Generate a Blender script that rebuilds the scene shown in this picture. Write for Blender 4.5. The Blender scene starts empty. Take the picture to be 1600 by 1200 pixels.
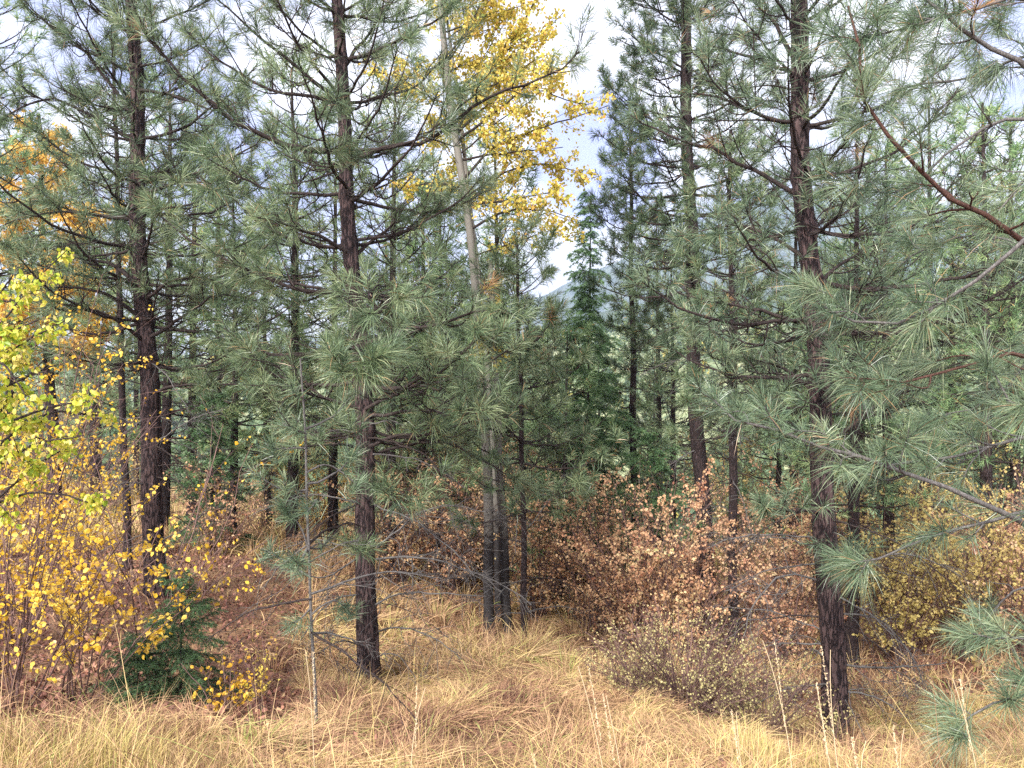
import bpy, math, random
import numpy as np
from mathutils import Vector, noise

# ------------------------------------------------------------------ camera, world, sun, exposure
sc = bpy.context.scene
col = sc.collection
F = 1209.0                                   # focal length in pixels of a 1600 px wide frame
cam_d = bpy.data.cameras.new('camera'); cam = bpy.data.objects.new('camera', cam_d); col.objects.link(cam)
cam_d.lens = F * 36 / 1600; cam_d.clip_end = 20000; cam_d.clip_start = 0.05
cam.location = (0, 0, 0); cam.rotation_euler = (math.radians(90), 0, 0)
sc.camera = cam
SUN_EL, SUN_AZ = 36.0, 207.0                 # degrees; azimuth clockwise from +Y
w = bpy.data.worlds.new('World'); sc.world = w; w.use_nodes = True
nt = w.node_tree; nt.nodes.clear()
N = nt.nodes.new; LK = nt.links.new
out = N('ShaderNodeOutputWorld'); bg = N('ShaderNodeBackground'); mixs = N('ShaderNodeMixShader'); bgc = N('ShaderNodeBackground')
sky = N('ShaderNodeTexSky'); sky.sky_type = 'NISHITA'; sky.sun_disc = False
sky.sun_elevation = math.radians(SUN_EL); sky.sun_rotation = math.radians(SUN_AZ)
tint = N('ShaderNodeMix'); tint.data_type = 'RGBA'; tint.blend_type = 'MULTIPLY'; tint.inputs[0].default_value = 1
tint.inputs[7].default_value = (1.15, 0.82, 1.2, 1)
LK(sky.outputs[0], tint.inputs[6]); LK(tint.outputs[2], bg.inputs[0]); bg.inputs[1].default_value = 0.062
tc = N('ShaderNodeTexCoord'); mp = N('ShaderNodeMapping'); nz = N('ShaderNodeTexNoise'); rp = N('ShaderNodeValToRGB')
mp.inputs['Scale'].default_value = (1.0, 1.0, 2.6); mp.inputs['Location'].default_value = (0.35, 0.1, 0.45)
nz.inputs['Scale'].default_value = 2.6; nz.inputs['Detail'].default_value = 6; nz.inputs['Roughness'].default_value = 0.55
LK(tc.outputs['Generated'], mp.inputs[0]); LK(mp.outputs[0], nz.inputs['Vector']); LK(nz.outputs[0], rp.inputs[0])
rp.color_ramp.elements[0].position = 0.33; rp.color_ramp.elements[1].position = 0.46
# breaks in the cloud: the noise is lowered round three directions
prev = nz.outputs[0]
for (cx, cy, amt, rad) in ((935, 240, .5, .12), (1190, 400, .35, .13), (1560, 60, .25, .14), (350, 230, .10, .10)):
    dv = Vector(((cx - 800) / F, 1, (600 - cy) / F)).normalized()
    ds = N('ShaderNodeVectorMath'); ds.operation = 'DISTANCE'; ds.inputs[1].default_value = dv; LK(tc.outputs['Generated'], ds.inputs[0])
    m1 = N('ShaderNodeMapRange'); m1.interpolation_type = 'SMOOTHSTEP'; m1.inputs[1].default_value = rad; m1.inputs[2].default_value = 0.02; m1.inputs[3].default_value = 0; m1.inputs[4].default_value = amt
    LK(ds.outputs['Value'], m1.inputs[0]); sb = N('ShaderNodeMath'); sb.operation = 'SUBTRACT'; LK(prev, sb.inputs[0]); LK(m1.outputs[0], sb.inputs[1]); prev = sb.outputs[0]
LK(prev, rp.inputs[0])
nz2 = N('ShaderNodeTexNoise'); nz2.inputs['Scale'].default_value = 5; nz2.inputs['Detail'].default_value = 5
rp2 = N('ShaderNodeValToRGB'); LK(mp.outputs[0], nz2.inputs['Vector']); LK(nz2.outputs[0], rp2.inputs[0])
rp2.color_ramp.elements[0].position = 0.35; rp2.color_ramp.elements[0].color = (0.56, 0.56, 0.68, 1)
rp2.color_ramp.elements[1].position = 0.6; rp2.color_ramp.elements[1].color = (1.05, 1.02, 1.05, 1)
LK(rp2.outputs[0], bgc.inputs[0]); bgc.inputs[1].default_value = 0.5
LK(rp.outputs[0], mixs.inputs[0]); LK(bg.outputs[0], mixs.inputs[1]); LK(bgc.outputs[0], mixs.inputs[2]); LK(mixs.outputs[0], out.inputs[0])
sd = bpy.data.lights.new('sun', 'SUN'); sd.energy = 2.0; sd.angle = math.radians(12); sd.color = (1, 0.95, 0.88)
so = bpy.data.objects.new('sun', sd); col.objects.link(so)
az = math.radians(SUN_AZ); el = math.radians(SUN_EL)
tosun = Vector((math.sin(az) * math.cos(el), math.cos(az) * math.cos(el), math.sin(el)))
so.rotation_euler = tosun.to_track_quat('Z', 'Y').to_euler()
sc.view_settings.view_transform = 'Standard'; sc.view_settings.look = 'None'
sc.view_settings.exposure = 2.25; sc.view_settings.gamma = 1
sc.cycles.max_bounces = 5; sc.cycles.diffuse_bounces = 4; sc.cycles.glossy_bounces = 1
sc.cycles.transmission_bounces = 2; sc.cycles.transparent_max_bounces = 4
sc.cycles.use_denoising = False
sc.cycles.use_adaptive_sampling = True; sc.cycles.adaptive_threshold = 0.012

# ------------------------------------------------------------------ helpers
def P(px, py, d):
    return np.array([(px - 800) / F * d, d, (600 - py) / F * d])

def nrm(a):
    return a / np.maximum(np.linalg.norm(a, axis=-1, keepdims=True), 1e-9)

class Acc:
    """collects geometry, then links it as one mesh object"""
    def __init__(s): s.v = []; s.f = []; s.t = []; s.m = []; s.n = 0; s.sm = []
    def add(s, v, f, tint=0.5, mat=0, smooth=False):
        v = np.asarray(v, dtype=np.float32).reshape(-1, 3)
        s.v.append(v); s.f.append(np.asarray(f, dtype=np.int32) + s.n)
        s.t.append(np.broadcast_to(np.asarray(tint, dtype=np.float32), (len(v),)).copy())
        s.m.append(np.full(len(f), mat, dtype=np.int32)); s.sm.append(np.full(len(f), smooth, dtype=bool)); s.n += len(v)
    def mesh(s, name, mats, origin=(0, 0, 0)):
        me = bpy.data.meshes.new(name)
        v = np.concatenate(s.v) - np.asarray(origin, dtype=np.float32)
        me.vertices.add(len(v)); me.vertices.foreach_set('co', v.astype(np.float32).ravel())
        tot = np.concatenate([np.full(len(f), f.shape[1], dtype=np.int32) for f in s.f])
        li = np.concatenate([f.ravel() for f in s.f])
        me.loops.add(len(li)); me.loops.foreach_set('vertex_index', li)
        me.polygons.add(len(tot))
        st = np.zeros(len(tot), dtype=np.int32); st[1:] = np.cumsum(tot)[:-1]
        me.polygons.foreach_set('loop_start', st)
        try: me.polygons.foreach_set('loop_total', tot)
        except Exception: pass
        me.polygons.foreach_set('material_index', np.concatenate(s.m))
        me.polygons.foreach_set('use_smooth', np.concatenate(s.sm))
        a = me.attributes.new('tint', 'FLOAT', 'POINT'); a.data.foreach_set('value', np.concatenate(s.t))
        for m in mats: me.materials.append(m)
        me.update(calc_edges=True)
        return me
    def build(s, name, mats, parent=None, origin=(0, 0, 0)):
        o = bpy.data.objects.new(name, s.mesh(name, mats, origin)); col.objects.link(o)
        if parent is not None: o.parent = parent
        return o

def thing(name, label, cat, loc=(0, 0, 0), group=None):
    o = bpy.data.objects.new(name, None); col.objects.link(o); o.location = Vector([float(c) for c in loc])
    o.empty_display_size = 0.2
    o['label'] = label; o['category'] = cat
    if group: o['group'] = group
    return o

def dup(root, loc, rz, scale, label, group):
    r = root.copy(); col.objects.link(r); r.location = Vector([float(c) for c in loc]); r.rotation_euler = (0, 0, rz); r.scale = (scale,) * 3
    r['label'] = label; r['group'] = group
    for ch in list(root.children):
        c = ch.copy(); col.objects.link(c); c.parent = r
        for g in list(ch.children):
            d = g.copy(); col.objects.link(d); d.parent = c
    return r

def smooth_path(pts, n):
    p = np.asarray(pts, dtype=float)
    for _ in range(3):
        if len(p) < 3: break
        q = np.empty((2 * (len(p) - 1), 3)); q[0::2] = .75 * p[:-1] + .25 * p[1:]; q[1::2] = .25 * p[:-1] + .75 * p[1:]
        p = np.concatenate([p[:1], q, p[-1:]])
    s = np.concatenate([[0], np.cumsum(np.linalg.norm(np.diff(p, axis=0), axis=1))])
    t = np.linspace(0, s[-1], n)
    return np.stack([np.interp(t, s, p[:, i]) for i in range(3)], 1)

def tubes(acc, Pt, R, k=5, tint=0.5, mat=0):
    """Pt (N,m,3) centre lines, R (N,m) radii"""
    Nn, m, _ = Pt.shape
    if Nn == 0: return
    T = nrm(np.gradient(Pt, axis=1))
    mean = nrm(T.mean(1))
    ref = np.where(np.abs(mean[:, 2:3]) < .75, np.array([[0, 0, 1.]]), np.array([[1., 0, 0]]))
    U = nrm(np.cross(T, ref[:, None, :])); V = np.cross(T, U)
    a = np.arange(k) * 2 * np.pi / k
    ring = Pt[:, :, None] + R[:, :, None, None] * (np.cos(a)[None, None, :, None] * U[:, :, None] + np.sin(a)[None, None, :, None] * V[:, :, None])
    idx = np.arange(Nn * m * k).reshape(Nn, m, k)
    f = np.stack([idx[:, :-1], np.roll(idx[:, :-1], -1, 2), np.roll(idx[:, 1:], -1, 2), idx[:, 1:]], -1).reshape(-1, 4)
    t = np.broadcast_to(np.asarray(tint, dtype=float).reshape(-1, 1), (Nn, m * k)).ravel() if np.ndim(tint) else tint
    acc.add(ring.reshape(-1, 3), f, t, mat, True)

def perp(D, rng):
    r = rng.normal(size=D.shape); return nrm(r - (r * D).sum(-1, keepdims=True) * D)

def tufts(acc, T, D, rng, n=90, ln=0.18, lt=0.12, wd=0.0024, tint=None, segs=2, mat=0, droop=0.25, brown=0.01):
    """bunches of long needles round shoot tips T pointing along D"""
    K = len(T)
    if K == 0: return
    D = nrm(D)
    u = rng.random((K, n)) ** 0.8
    base = T[:, None] - D[:, None] * (lt * u[..., None])
    phi = rng.random((K, n)) * 2 * np.pi
    th = np.radians(12 + 62 * u + rng.normal(0, 11, (K, n)))
    A = perp(D, rng); B = np.cross(D, A)
    dr = np.cos(th)[..., None] * D[:, None] + np.sin(th)[..., None] * (np.cos(phi)[..., None] * A[:, None] + np.sin(phi)[..., None] * B[:, None])
    sz = rng.uniform(.6, 1.2, (K, 1))
    L = (ln * sz * rng.uniform(.72, 1.08, (K, n)))[..., None]
    dz = np.zeros((K, n, 3)); dz[..., 2] = -droop * L[..., 0] * rng.uniform(.3, 1.2, (K, n))
    mid = base + dr * L * .55 + dz * .22; tip = base + dr * L + dz
    wv = nrm(np.cross(dr, rng.normal(size=dr.shape))) * (wd * .5)
    if tint is None: tint = np.clip(rng.normal(.45, .17, K), 0, .9)
    tv = np.clip(np.asarray(tint)[:, None] + rng.normal(0, .17, (K, n)), 0, .92)
    tv = np.where(rng.random((K, n)) < brown + .045 * u ** 3, 1.0, tv)
    tv = np.where(rng.random((K, 1)) < brown * .35, 0.985, tv)
    if segs == 2:
        v = np.stack([base - wv, base + wv, mid + wv, mid - wv, tip], 2).reshape(-1, 3)
        i = np.arange(K * n)[:, None] * 5
        acc.add(v, i + np.array([[0, 1, 2, 3]]), np.repeat(tv.ravel(), 5), mat)
        acc.f.append(i + np.array([[3, 2, 4]]) + (acc.n - len(v))); acc.m.append(np.full(K * n, mat, dtype=np.int32)); acc.sm.append(np.zeros(K * n, dtype=bool))
        acc.v.append(np.zeros((0, 3), dtype=np.float32)); acc.t.append(np.zeros(0, dtype=np.float32))
    else:
        v = np.stack([base - wv, base + wv, tip], 2).reshape(-1, 3)
        acc.add(v, np.arange(K * n * 3).reshape(-1, 3), np.repeat(tv.ravel(), 3), mat)

def leaves(acc, C, rng, size=0.04, tint=None, mat=0, hang=0.5, wd=0.75, D=None):
    """ovate two-sided folded leaves"""
    K = len(C)
    if K == 0: return
    d = rng.normal(size=(K, 3)); d[:, 2] -= hang * 1.6
    if D is not None: d += D * 1.2
    d = nrm(d); s = nrm(np.cross(d, rng.normal(size=(K, 3)))); nn = np.cross(d, s)
    L = (size * rng.uniform(.6, 1.2, K))[:, None]; W = L * wd * .5 * rng.uniform(.8, 1.1, (K, 1))
    fold = rng.uniform(.05, .5, (K, 1)) * W; curl = rng.uniform(-.15, .2, (K, 1)) * L
    b = C; tip = C + d * L + nn * curl
    l1 = C + d * L * .3 + s * W + nn * fold; l2 = C + d * L * .68 + s * W * .78 + nn * (fold + curl * .5)
    r1 = C + d * L * .3 - s * W + nn * fold; r2 = C + d * L * .68 - s * W * .78 + nn * (fold + curl * .5)
    v = np.stack([b, l1, l2, tip, r2, r1], 1).reshape(-1, 3)
    i = np.arange(K)[:, None] * 6
    if tint is None: tint = rng.random(K)
    f = np.concatenate([i + np.array([[0, 1, 2, 3]]), i + np.array([[0, 3, 4, 5]])])
    acc.add(v, f, np.repeat(tint, 6), mat)

# ------------------------------------------------------------------ materials
def mat_ramp(name, stops, rough=.55, trans=0.0, spec=.4, objvar=0.0, noise_scale=None, bump=0.0, interp='LINEAR'):
    m = bpy.data.materials.new(name); m.use_nodes = True; t = m.node_tree; t.nodes.clear()
    n = t.nodes.new; l = t.links.new
    o = n('ShaderNodeOutputMaterial'); b = n('ShaderNodeBsdfPrincipled'); at = n('ShaderNodeAttribute'); at.attribute_name = 'tint'
    r = n('ShaderNodeValToRGB'); r.color_ramp.interpolation = interp
    while len(r.color_ramp.elements) < len(stops): r.color_ramp.elements.new(.5)
    for e, (p, c) in zip(r.color_ramp.elements, stops): e.position = p; e.color = (*c, 1)
    l(at.outputs['Fac'], r.inputs[0]); c = r.outputs[0]
    if noise_scale:
        tcn = n('ShaderNodeTexCoord'); ns = n('ShaderNodeTexNoise'); ns.inputs['Scale'].default_value = noise_scale; ns.inputs['Detail'].default_value = 6
        l(tcn.outputs['Object'], ns.inputs['Vector'])
        mm = n('ShaderNodeMix'); mm.data_type = 'RGBA'; mm.blend_type = 'MULTIPLY'; mm.inputs[0].default_value = .85
        mr = n('ShaderNodeMapRange'); mr.inputs[1].default_value = .3; mr.inputs[2].default_value = .7; mr.inputs[3].default_value = .35; mr.inputs[4].default_value = 1.35
        l(ns.outputs[0], mr.inputs[0]); l(c, mm.inputs[6]); l(mr.outputs[0], mm.inputs[7]); c = mm.outputs[2]
        if bump:
            bp = n('ShaderNodeBump'); bp.inputs['Strength'].default_value = bump; bp.inputs['Distance'].default_value = .01
            l(ns.outputs[0], bp.inputs['Height']); l(bp.outputs[0], b.inputs['Normal'])
    if objvar:
        oi = n('ShaderNodeObjectInfo'); hs = n('ShaderNodeHueSaturation')
        for sock, lo, hi in (('Hue', .5 - objvar * .06, .5 + objvar * .05), ('Value', 1 - objvar * .4, 1 + objvar * .35), ('Saturation', 1 - objvar * .35, 1 + objvar * .15)):
            mr2 = n('ShaderNodeMapRange'); mr2.inputs[3].default_value = lo; mr2.inputs[4].default_value = hi
            l(oi.outputs['Random'], mr2.inputs[0]); l(mr2.outputs[0], hs.inputs[sock])
        l(c, hs.inputs['Color']); c = hs.outputs[0]
    l(c, b.inputs['Base Color']); b.inputs['Roughness'].default_value = rough; b.inputs['Specular IOR Level'].default_value = spec
    if trans:
        tr = n('ShaderNodeBsdfTranslucent'); mx = n('ShaderNodeMixShader'); mx.inputs[0].default_value = trans
        l(c, tr.inputs[0]); l(b.outputs[0], mx.inputs[1]); l(tr.outputs[0], mx.inputs[2]); l(mx.outputs[0], o.inputs[0])
    else: l(b.outputs[0], o.inputs[0])
    return m

def mat_bark(name, dark, light, scale=9, stretch=.22, bump=.6):
    m = bpy.data.materials.new(name); m.use_nodes = True; t = m.node_tree; n = t.nodes.new; l = t.links.new
    b = t.nodes['Principled BSDF']; tcn = n('ShaderNodeTexCoord'); mpn = n('ShaderNodeMapping')
    mpn.inputs['Scale'].default_value = (1, 1, stretch); l(tcn.outputs['Object'], mpn.inputs[0])
    vo = n('ShaderNodeTexVoronoi'); vo.feature = 'DISTANCE_TO_EDGE'; vo.inputs['Scale'].default_value = scale * 2.2
    n1 = n('ShaderNodeTexNoise'); n1.inputs['Scale'].default_value = scale * 1.4; n1.inputs['Detail'].default_value = 8; n1.inputs['Roughness'].default_value = .65
    l(mpn.outputs[0], n1.inputs['Vector'])
    ad = n('ShaderNodeVectorMath'); ad.operation = 'MULTIPLY_ADD'; ad.inputs[1].default_value = (.12, .12, .12)
    l(n1.outputs['Color'], ad.inputs[0]); l(mpn.outputs[0], ad.inputs[2]); l(ad.outputs[0], vo.inputs['Vector'])
    r1 = n('ShaderNodeMapRange'); r1.inputs[1].default_value = 0; r1.inputs[2].default_value = .16; l(vo.outputs['Distance'], r1.inputs[0])
    mu = n('ShaderNodeMath'); mu.operation = 'MULTIPLY'; l(r1.outputs[0], mu.inputs[0]); l(n1.outputs[0], mu.inputs[1])
    r = n('ShaderNodeValToRGB'); r.color_ramp.elements[0].color = (*dark, 1); r.color_ramp.elements[1].color = (*light, 1)
    r.color_ramp.elements[0].position = .08; r.color_ramp.elements[1].position = .72
    l(mu.outputs[0], r.inputs[0]); l(r.outputs[0], b.inputs['Base Color'])
    bp = n('ShaderNodeBump'); bp.inputs['Strength'].default_value = bump; bp.inputs['Distance'].default_value = .015
    l(mu.outputs[0], bp.inputs['Height']); l(bp.outputs[0], b.inputs['Normal']); b.inputs['Roughness'].default_value = .85
    b.inputs['Specular IOR Level'].default_value = .2
    return m

def mat_birch():
    m = bpy.data.materials.new('pale_bark'); m.use_nodes = True; t = m.node_tree; n = t.nodes.new; l = t.links.new
    b = t.nodes['Principled BSDF']; tcn = n('ShaderNodeTexCoord'); mpn = n('ShaderNodeMapping'); mpn.inputs['Scale'].default_value = (4, 4, 9)
    l(tcn.outputs['Object'], mpn.inputs[0]); ns = n('ShaderNodeTexNoise'); ns.inputs['Scale'].default_value = 1.6; ns.inputs['Detail'].default_value = 7; ns.inputs['Roughness'].default_value = .7
    l(mpn.outputs[0], ns.inputs['Vector']); sx = n('ShaderNodeSeparateXYZ'); l(tcn.outputs['Object'], sx.inputs[0])
    # old furrowed black bark at the foot of the stem, pale above
    mr = n('ShaderNodeMapRange'); mr.inputs[1].default_value = 1.1; mr.inputs[2].default_value = 2.3; mr.inputs[3].default_value = -.3; mr.inputs[4].default_value = .12
    l(sx.outputs['Z'], mr.inputs[0]); ad = n('ShaderNodeMath'); l(ns.outputs[0], ad.inputs[0]); l(mr.outputs[0], ad.inputs[1])
    r = n('ShaderNodeValToRGB'); e = r.color_ramp.elements; e[0].position = .32; e[0].color = (.016, .013, .014, 1); e[1].position = .52; e[1].color = (.135, .125, .108, 1)
    l(ad.outputs[0], r.inputs[0]); l(r.outputs[0], b.inputs['Base Color'])
    bp = n('ShaderNodeBump'); bp.inputs['Strength'].default_value = .5; bp.inputs['Distance'].default_value = .01; l(ns.outputs[0], bp.inputs['Height']); l(bp.outputs[0], b.inputs['Normal'])
    b.inputs['Roughness'].default_value = .75
    return m

NEEDLE = [(0, (.032, .056, .032)), (.3, (.086, .140, .075)), (.6, (.170, .240, .122)), (.93, (.33, .38, .20)), (.97, (.32, .15, .06)), (1, (.38, .24, .12))]
M_needle = mat_ramp('pine_needles', NEEDLE, rough=.4, trans=.3, spec=.6)
M_needle_blue = mat_ramp('blue_green_pine_needles', [(p, (c[0] * .98, c[1] * 1.0, c[2] * 1.10) if p < .95 else c) for p, c in NEEDLE], rough=.38, trans=.28, spec=.65)
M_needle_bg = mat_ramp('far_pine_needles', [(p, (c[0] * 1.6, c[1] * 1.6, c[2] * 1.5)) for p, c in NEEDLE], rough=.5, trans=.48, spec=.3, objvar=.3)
M_fir = mat_ramp('fir_needles', [(0, (.04, .085, .035)), (.5, (.08, .155, .065)), (1, (.16, .26, .10))], rough=.5, trans=.2)
M_bark = mat_bark('pine_bark', (.010, .007, .009), (.095, .062, .060), 13, .2, 1.0)
M_bark_dark = mat_bark('dark_pine_bark', (.010, .008, .009), (.065, .044, .043), 18)
M_bark_red = mat_bark('young_red_bark', (.03, .016, .014), (.13, .065, .048), 30, .5, .4)
M_bark_grey = mat_bark('grey_twig_bark', (.05, .045, .045), (.2, .19, .18), 30, .5, .4)
M_limb = mat_bark('limb_bark', (.014, .011, .012), (.085, .062, .055), 26, .5, .5)
M_birch = mat_birch()
M_twig = mat_ramp('shrub_twigs', [(0, (.055, .028, .026)), (1, (.19, .115, .10))], rough=.8)
M_yellow = mat_ramp('yellow_birch_leaves', [(0, (.34, .40, .08)), (.25, (.58, .50, .09)), (.7, (.72, .55, .12)), (1, (.68, .38, .10))], rough=.5, trans=.4)
M_lime = mat_ramp('lime_leaves', [(0, (.12, .24, .03)), (.4, (.33, .44, .04)), (.75, (.62, .58, .06)), (1, (.8, .68, .22))], rough=.45, trans=.45)
M_gold = mat_ramp('golden_round_leaves', [(0, (.62, .34, .03)), (.5, (.78, .52, .05)), (1, (.84, .64, .16))], rough=.5, trans=.35)
M_orange = mat_ramp('orange_leaves', [(0, (.60, .36, .08)), (.6, (.80, .55, .13)), (1, (.82, .62, .2))], rough=.5, trans=.45)
M_tan = mat_ramp('tan_shrub_leaves', [(0, (.38, .17, .09)), (.3, (.62, .36, .19)), (.65, (.74, .52, .27)), (.9, (.80, .66, .34)), (1, (.42, .44, .16))], rough=.6, trans=.4, objvar=.22)
M_olive = mat_ramp('olive_shrub_leaves', [(0, (.32, .25, .09)), (.45, (.58, .46, .17)), (.8, (.74, .58, .26)), (1, (.60, .35, .15))], rough=.6, trans=.4, objvar=.22)
M_pale = mat_ramp('pale_green_leaves', [(0, (.28, .27, .11)), (.5, (.50, .45, .20)), (1, (.68, .56, .28))], rough=.6, trans=.35)
M_grass = mat_ramp('dry_grass', [(0, (.09, .038, .03)), (.22, (.235, .12, .075)), (.5, (.42, .262, .145)), (.75, (.55, .395, .205)), (.92, (.60, .46, .18)), (1, (.27, .32, .09))], rough=.65, trans=.12, spec=.3)
M_straw = mat_ramp('pale_straw', [(0, (.52, .40, .24)), (1, (.76, .65, .45))], rough=.6, trans=.2)
M_litter = mat_ramp('litter', [(0, (.07, .03, .026)), (.5, (.20, .085, .06)), (.85, (.36, .18, .12)), (1, (.6, .42, .22))], rough=.7, trans=.1)
M_woods = mat_ramp('far_woods', [(0, (.05, .09, .05)), (.6, (.10, .15, .07)), (.85, (.2, .22, .09)), (1, (.45, .38, .08))], rough=.8)

def mat_ground():
    m = bpy.data.materials.new('ground_soil'); m.use_nodes = True; t = m.node_tree; n = t.nodes.new; l = t.links.new
    b = t.nodes['Principled BSDF']; tcn = n('ShaderNodeTexCoord')
    a = n('ShaderNodeTexNoise'); a.inputs['Scale'].default_value = .9; a.inputs['Detail'].default_value = 8; l(tcn.outputs['Object'], a.inputs['Vector'])
    c = n('ShaderNodeTexNoise'); c.inputs['Scale'].default_value = 24; c.inputs['Detail'].default_value = 8; l(tcn.outputs['Object'], c.inputs['Vector'])
    r = n('ShaderNodeValToRGB'); e = r.color_ramp.elements; e[0].position = .35; e[0].color = (.13, .055, .035, 1); e[1].position = .65; e[1].color = (.34, .22, .12, 1)
    r2 = n('ShaderNodeValToRGB'); e = r2.color_ramp.elements; e[0].position = .3; e[0].color = (.35, .3, .28, 1); e[1].position = .7; e[1].color = (1.2, 1.1, 1, 1)
    l(a.outputs[0], r.inputs[0]); l(c.outputs[0], r2.inputs[0])
    mm = n('ShaderNodeMix'); mm.data_type = 'RGBA'; mm.blend_type = 'MULTIPLY'; mm.inputs[0].default_value = 1
    l(r.outputs[0], mm.inputs[6]); l(r2.outputs[0], mm.inputs[7])
    # beyond the near wood the land is meadow and scrub
    sx = n('ShaderNodeSeparateXYZ'); l(tcn.outputs['Object'], sx.inputs[0]); mr = n('ShaderNodeMapRange'); mr.inputs[1].default_value = 28; mr.inputs[2].default_value = 60
    l(sx.outputs['Y'], mr.inputs[0]); mf = n('ShaderNodeTexNoise'); mf.inputs['Scale'].default_value = .05; mf.inputs['Detail'].default_value = 8; l(tcn.outputs['Object'], mf.inputs['Vector'])
    r3 = n('ShaderNodeValToRGB'); e = r3.color_ramp.elements; e[0].position = .4; e[0].color = (.13, .19, .08, 1); e[1].position = .6; e[1].color = (.36, .38, .2, 1); l(mf.outputs[0], r3.inputs[0])
    m2 = n('ShaderNodeMix'); m2.data_type = 'RGBA'; l(mr.outputs[0], m2.inputs[0]); l(mm.outputs[2], m2.inputs[6]); l(r3.outputs[0], m2.inputs[7]); l(m2.outputs[2], b.inputs['Base Color'])
    bp = n('ShaderNodeBump'); bp.inputs['Distance'].default_value = .03; l(c.outputs[0], bp.inputs['Height']); l(bp.outputs[0], b.inputs['Normal'])
    b.inputs['Roughness'].default_value = .95
    return m
M_ground = mat_ground()

# ------------------------------------------------------------------ the ground
CP = [(-8, 0, -1.6), (0, 0, -1.6), (8, 0, -1.6), (-8, -5, -1.5), (8, -5, -1.5), (0, -5, -1.5), (-3, 2.6, -1.62), (0, 2.6, -1.66), (3, 2.6, -1.66),
      (-2.3, 3.3, -1.68), (-1.2, 3.3, -1.76), (0, 3.3, -1.86), (2.2, 3.3, -1.88)]
for a in [(150, 1080, 6.0), (400, 1110, 5.5), (575, 1078, 7), (800, 1105, 5.6), (800, 1195, 4.4), (1000, 1150, 5.2), (1305, 1168, 6.5), (1560, 1150, 6.5),
          (850, 1035, 8), (765, 1003, 11), (1145, 1012, 11), (1450, 1010, 10), (650, 895, 13), (242, 930, 9), (80, 950, 8.5), (300, 845, 14), (90, 805, 20),
          (1100, 905, 14), (1540, 955, 13), (900, 880, 18), (700, 1040, 8.2), (500, 960, 9.5)]:
    CP.append(tuple(P(*a)))
CP += [(-40, 30, -2), (-14, 32, -4.5), (0, 30, -6.5), (14, 30, -7.2), (40, 30, -7), (-60, 60, -7), (0, 60, -15), (60, 60, -17), (-90, 110, -16), (0, 110, -27), (100, 110, -29),
       (-150, 220, -18), (0, 220, -12), (150, 220, 0), (-300, 420, 8), (0, 420, 18), (300, 420, 45), (-800, 1100, 30), (0, 1100, 40), (900, 1100, 90),
       (-2500, 3500, 20), (0, 3500, 40), (3000, 3500, 60), (-14, 3, -1.6), (16, 6, -2.9)]
CP = np.array(CP)
def uv(x, y): y = np.maximum(y, -5); return np.stack([x / (y + 6) * 2.2, np.log(y + 6.5) * 1.6], -1)
_U = uv(CP[:, 0], CP[:, 1])
def _tps(A, B):
    r2 = ((A[:, None] - B[None]) ** 2).sum(-1); return .5 * r2 * np.log(r2 + 1e-9)
_S = np.log(CP[:, 1] + 9)          # heights are solved on a scale that shrinks with distance
_n = len(CP); _M = np.zeros((_n + 3, _n + 3)); _M[:_n, :_n] = _tps(_U, _U) + np.eye(_n) * 2e-3
_Q = np.concatenate([np.ones((_n, 1)), _U], 1); _M[:_n, _n:] = _Q; _M[_n:, :_n] = _Q.T
_C = np.linalg.solve(_M, np.concatenate([CP[:, 2] / (CP[:, 1] + 6), np.zeros(3)]))
def gh(x, y):
    x = np.atleast_1d(np.asarray(x, float)); y = np.atleast_1d(np.asarray(y, float)); u = uv(x, y); z = np.zeros(len(x))
    for i in range(0, len(x), 20000):
        s = slice(i, i + 20000); z[s] = _tps(u[s], _U) @ _C[:_n] + np.concatenate([np.ones((len(u[s]), 1)), u[s]], 1) @ _C[_n:]
    z *= (np.maximum(y, -5) + 6)
    return z + .035 * np.sin(x * 3.1 + y * 1.7) * np.cos(y * 2.3 - x) + .02 * np.sin(x * 7.3 + 1) * np.sin(y * 6.1)
def g1(x, y): return float(gh(x, y)[0])

nu, nv = 260, 420
uu = np.linspace(-2.6, 2.6, nu); vv = np.linspace(np.log(1.0), np.log(3600), nv)
Y = np.exp(vv) - 6; X = uu[None] * (Y[:, None] + 6); YY = np.repeat(Y[:, None], nu, 1)
Z = gh(X.ravel(), YY.ravel())
idx = np.arange(nu * nv).reshape(nv, nu)
A = Acc(); A.add(np.stack([X.ravel(), YY.ravel(), Z], 1), np.stack([idx[:-1, :-1], idx[:-1, 1:], idx[1:, 1:], idx[1:, :-1]], -1).reshape(-1, 4), .5, 0, True)
o = A.build('ground', [M_ground]); o['kind'] = 'structure'

# distant forested ridges across the valley
def ridge(name, dist, depth, prof, mat, seed):
    n1, n2 = 240, 40; A = Acc(); pts = []
    xs = np.linspace(-1.6, 1.6, n1)
    for j in range(n2):
        t = j / (n2 - 1)
        for x in xs:
            px = 800 + x * F
            top = np.interp(px, [p[0] for p in prof], [p[1] for p in prof])
            h = (600 - top) / F * (dist + depth * .5)
            nn = noise.fractal(Vector((x * 6 + seed, t * 3, seed)), 1.0, 2.0, 6)
            pts.append((x * (dist + depth * t), dist + depth * t, -60 + (h + 60) * math.sin(min(1, t * 1.9) * math.pi / 2) ** 1.3 * (1 + .10 * nn) - max(0, t - .55) * h * 1.2))
    idx = np.arange(n1 * n2).reshape(n2, n1)
    A.add(np.array(pts), np.stack([idx[:-1, :-1], idx[:-1, 1:], idx[1:, 1:], idx[1:, :-1]], -1).reshape(-1, 4), .5, 0, True)
    o = A.build(name, [mat]); o['kind'] = 'structure'; return o
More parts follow.
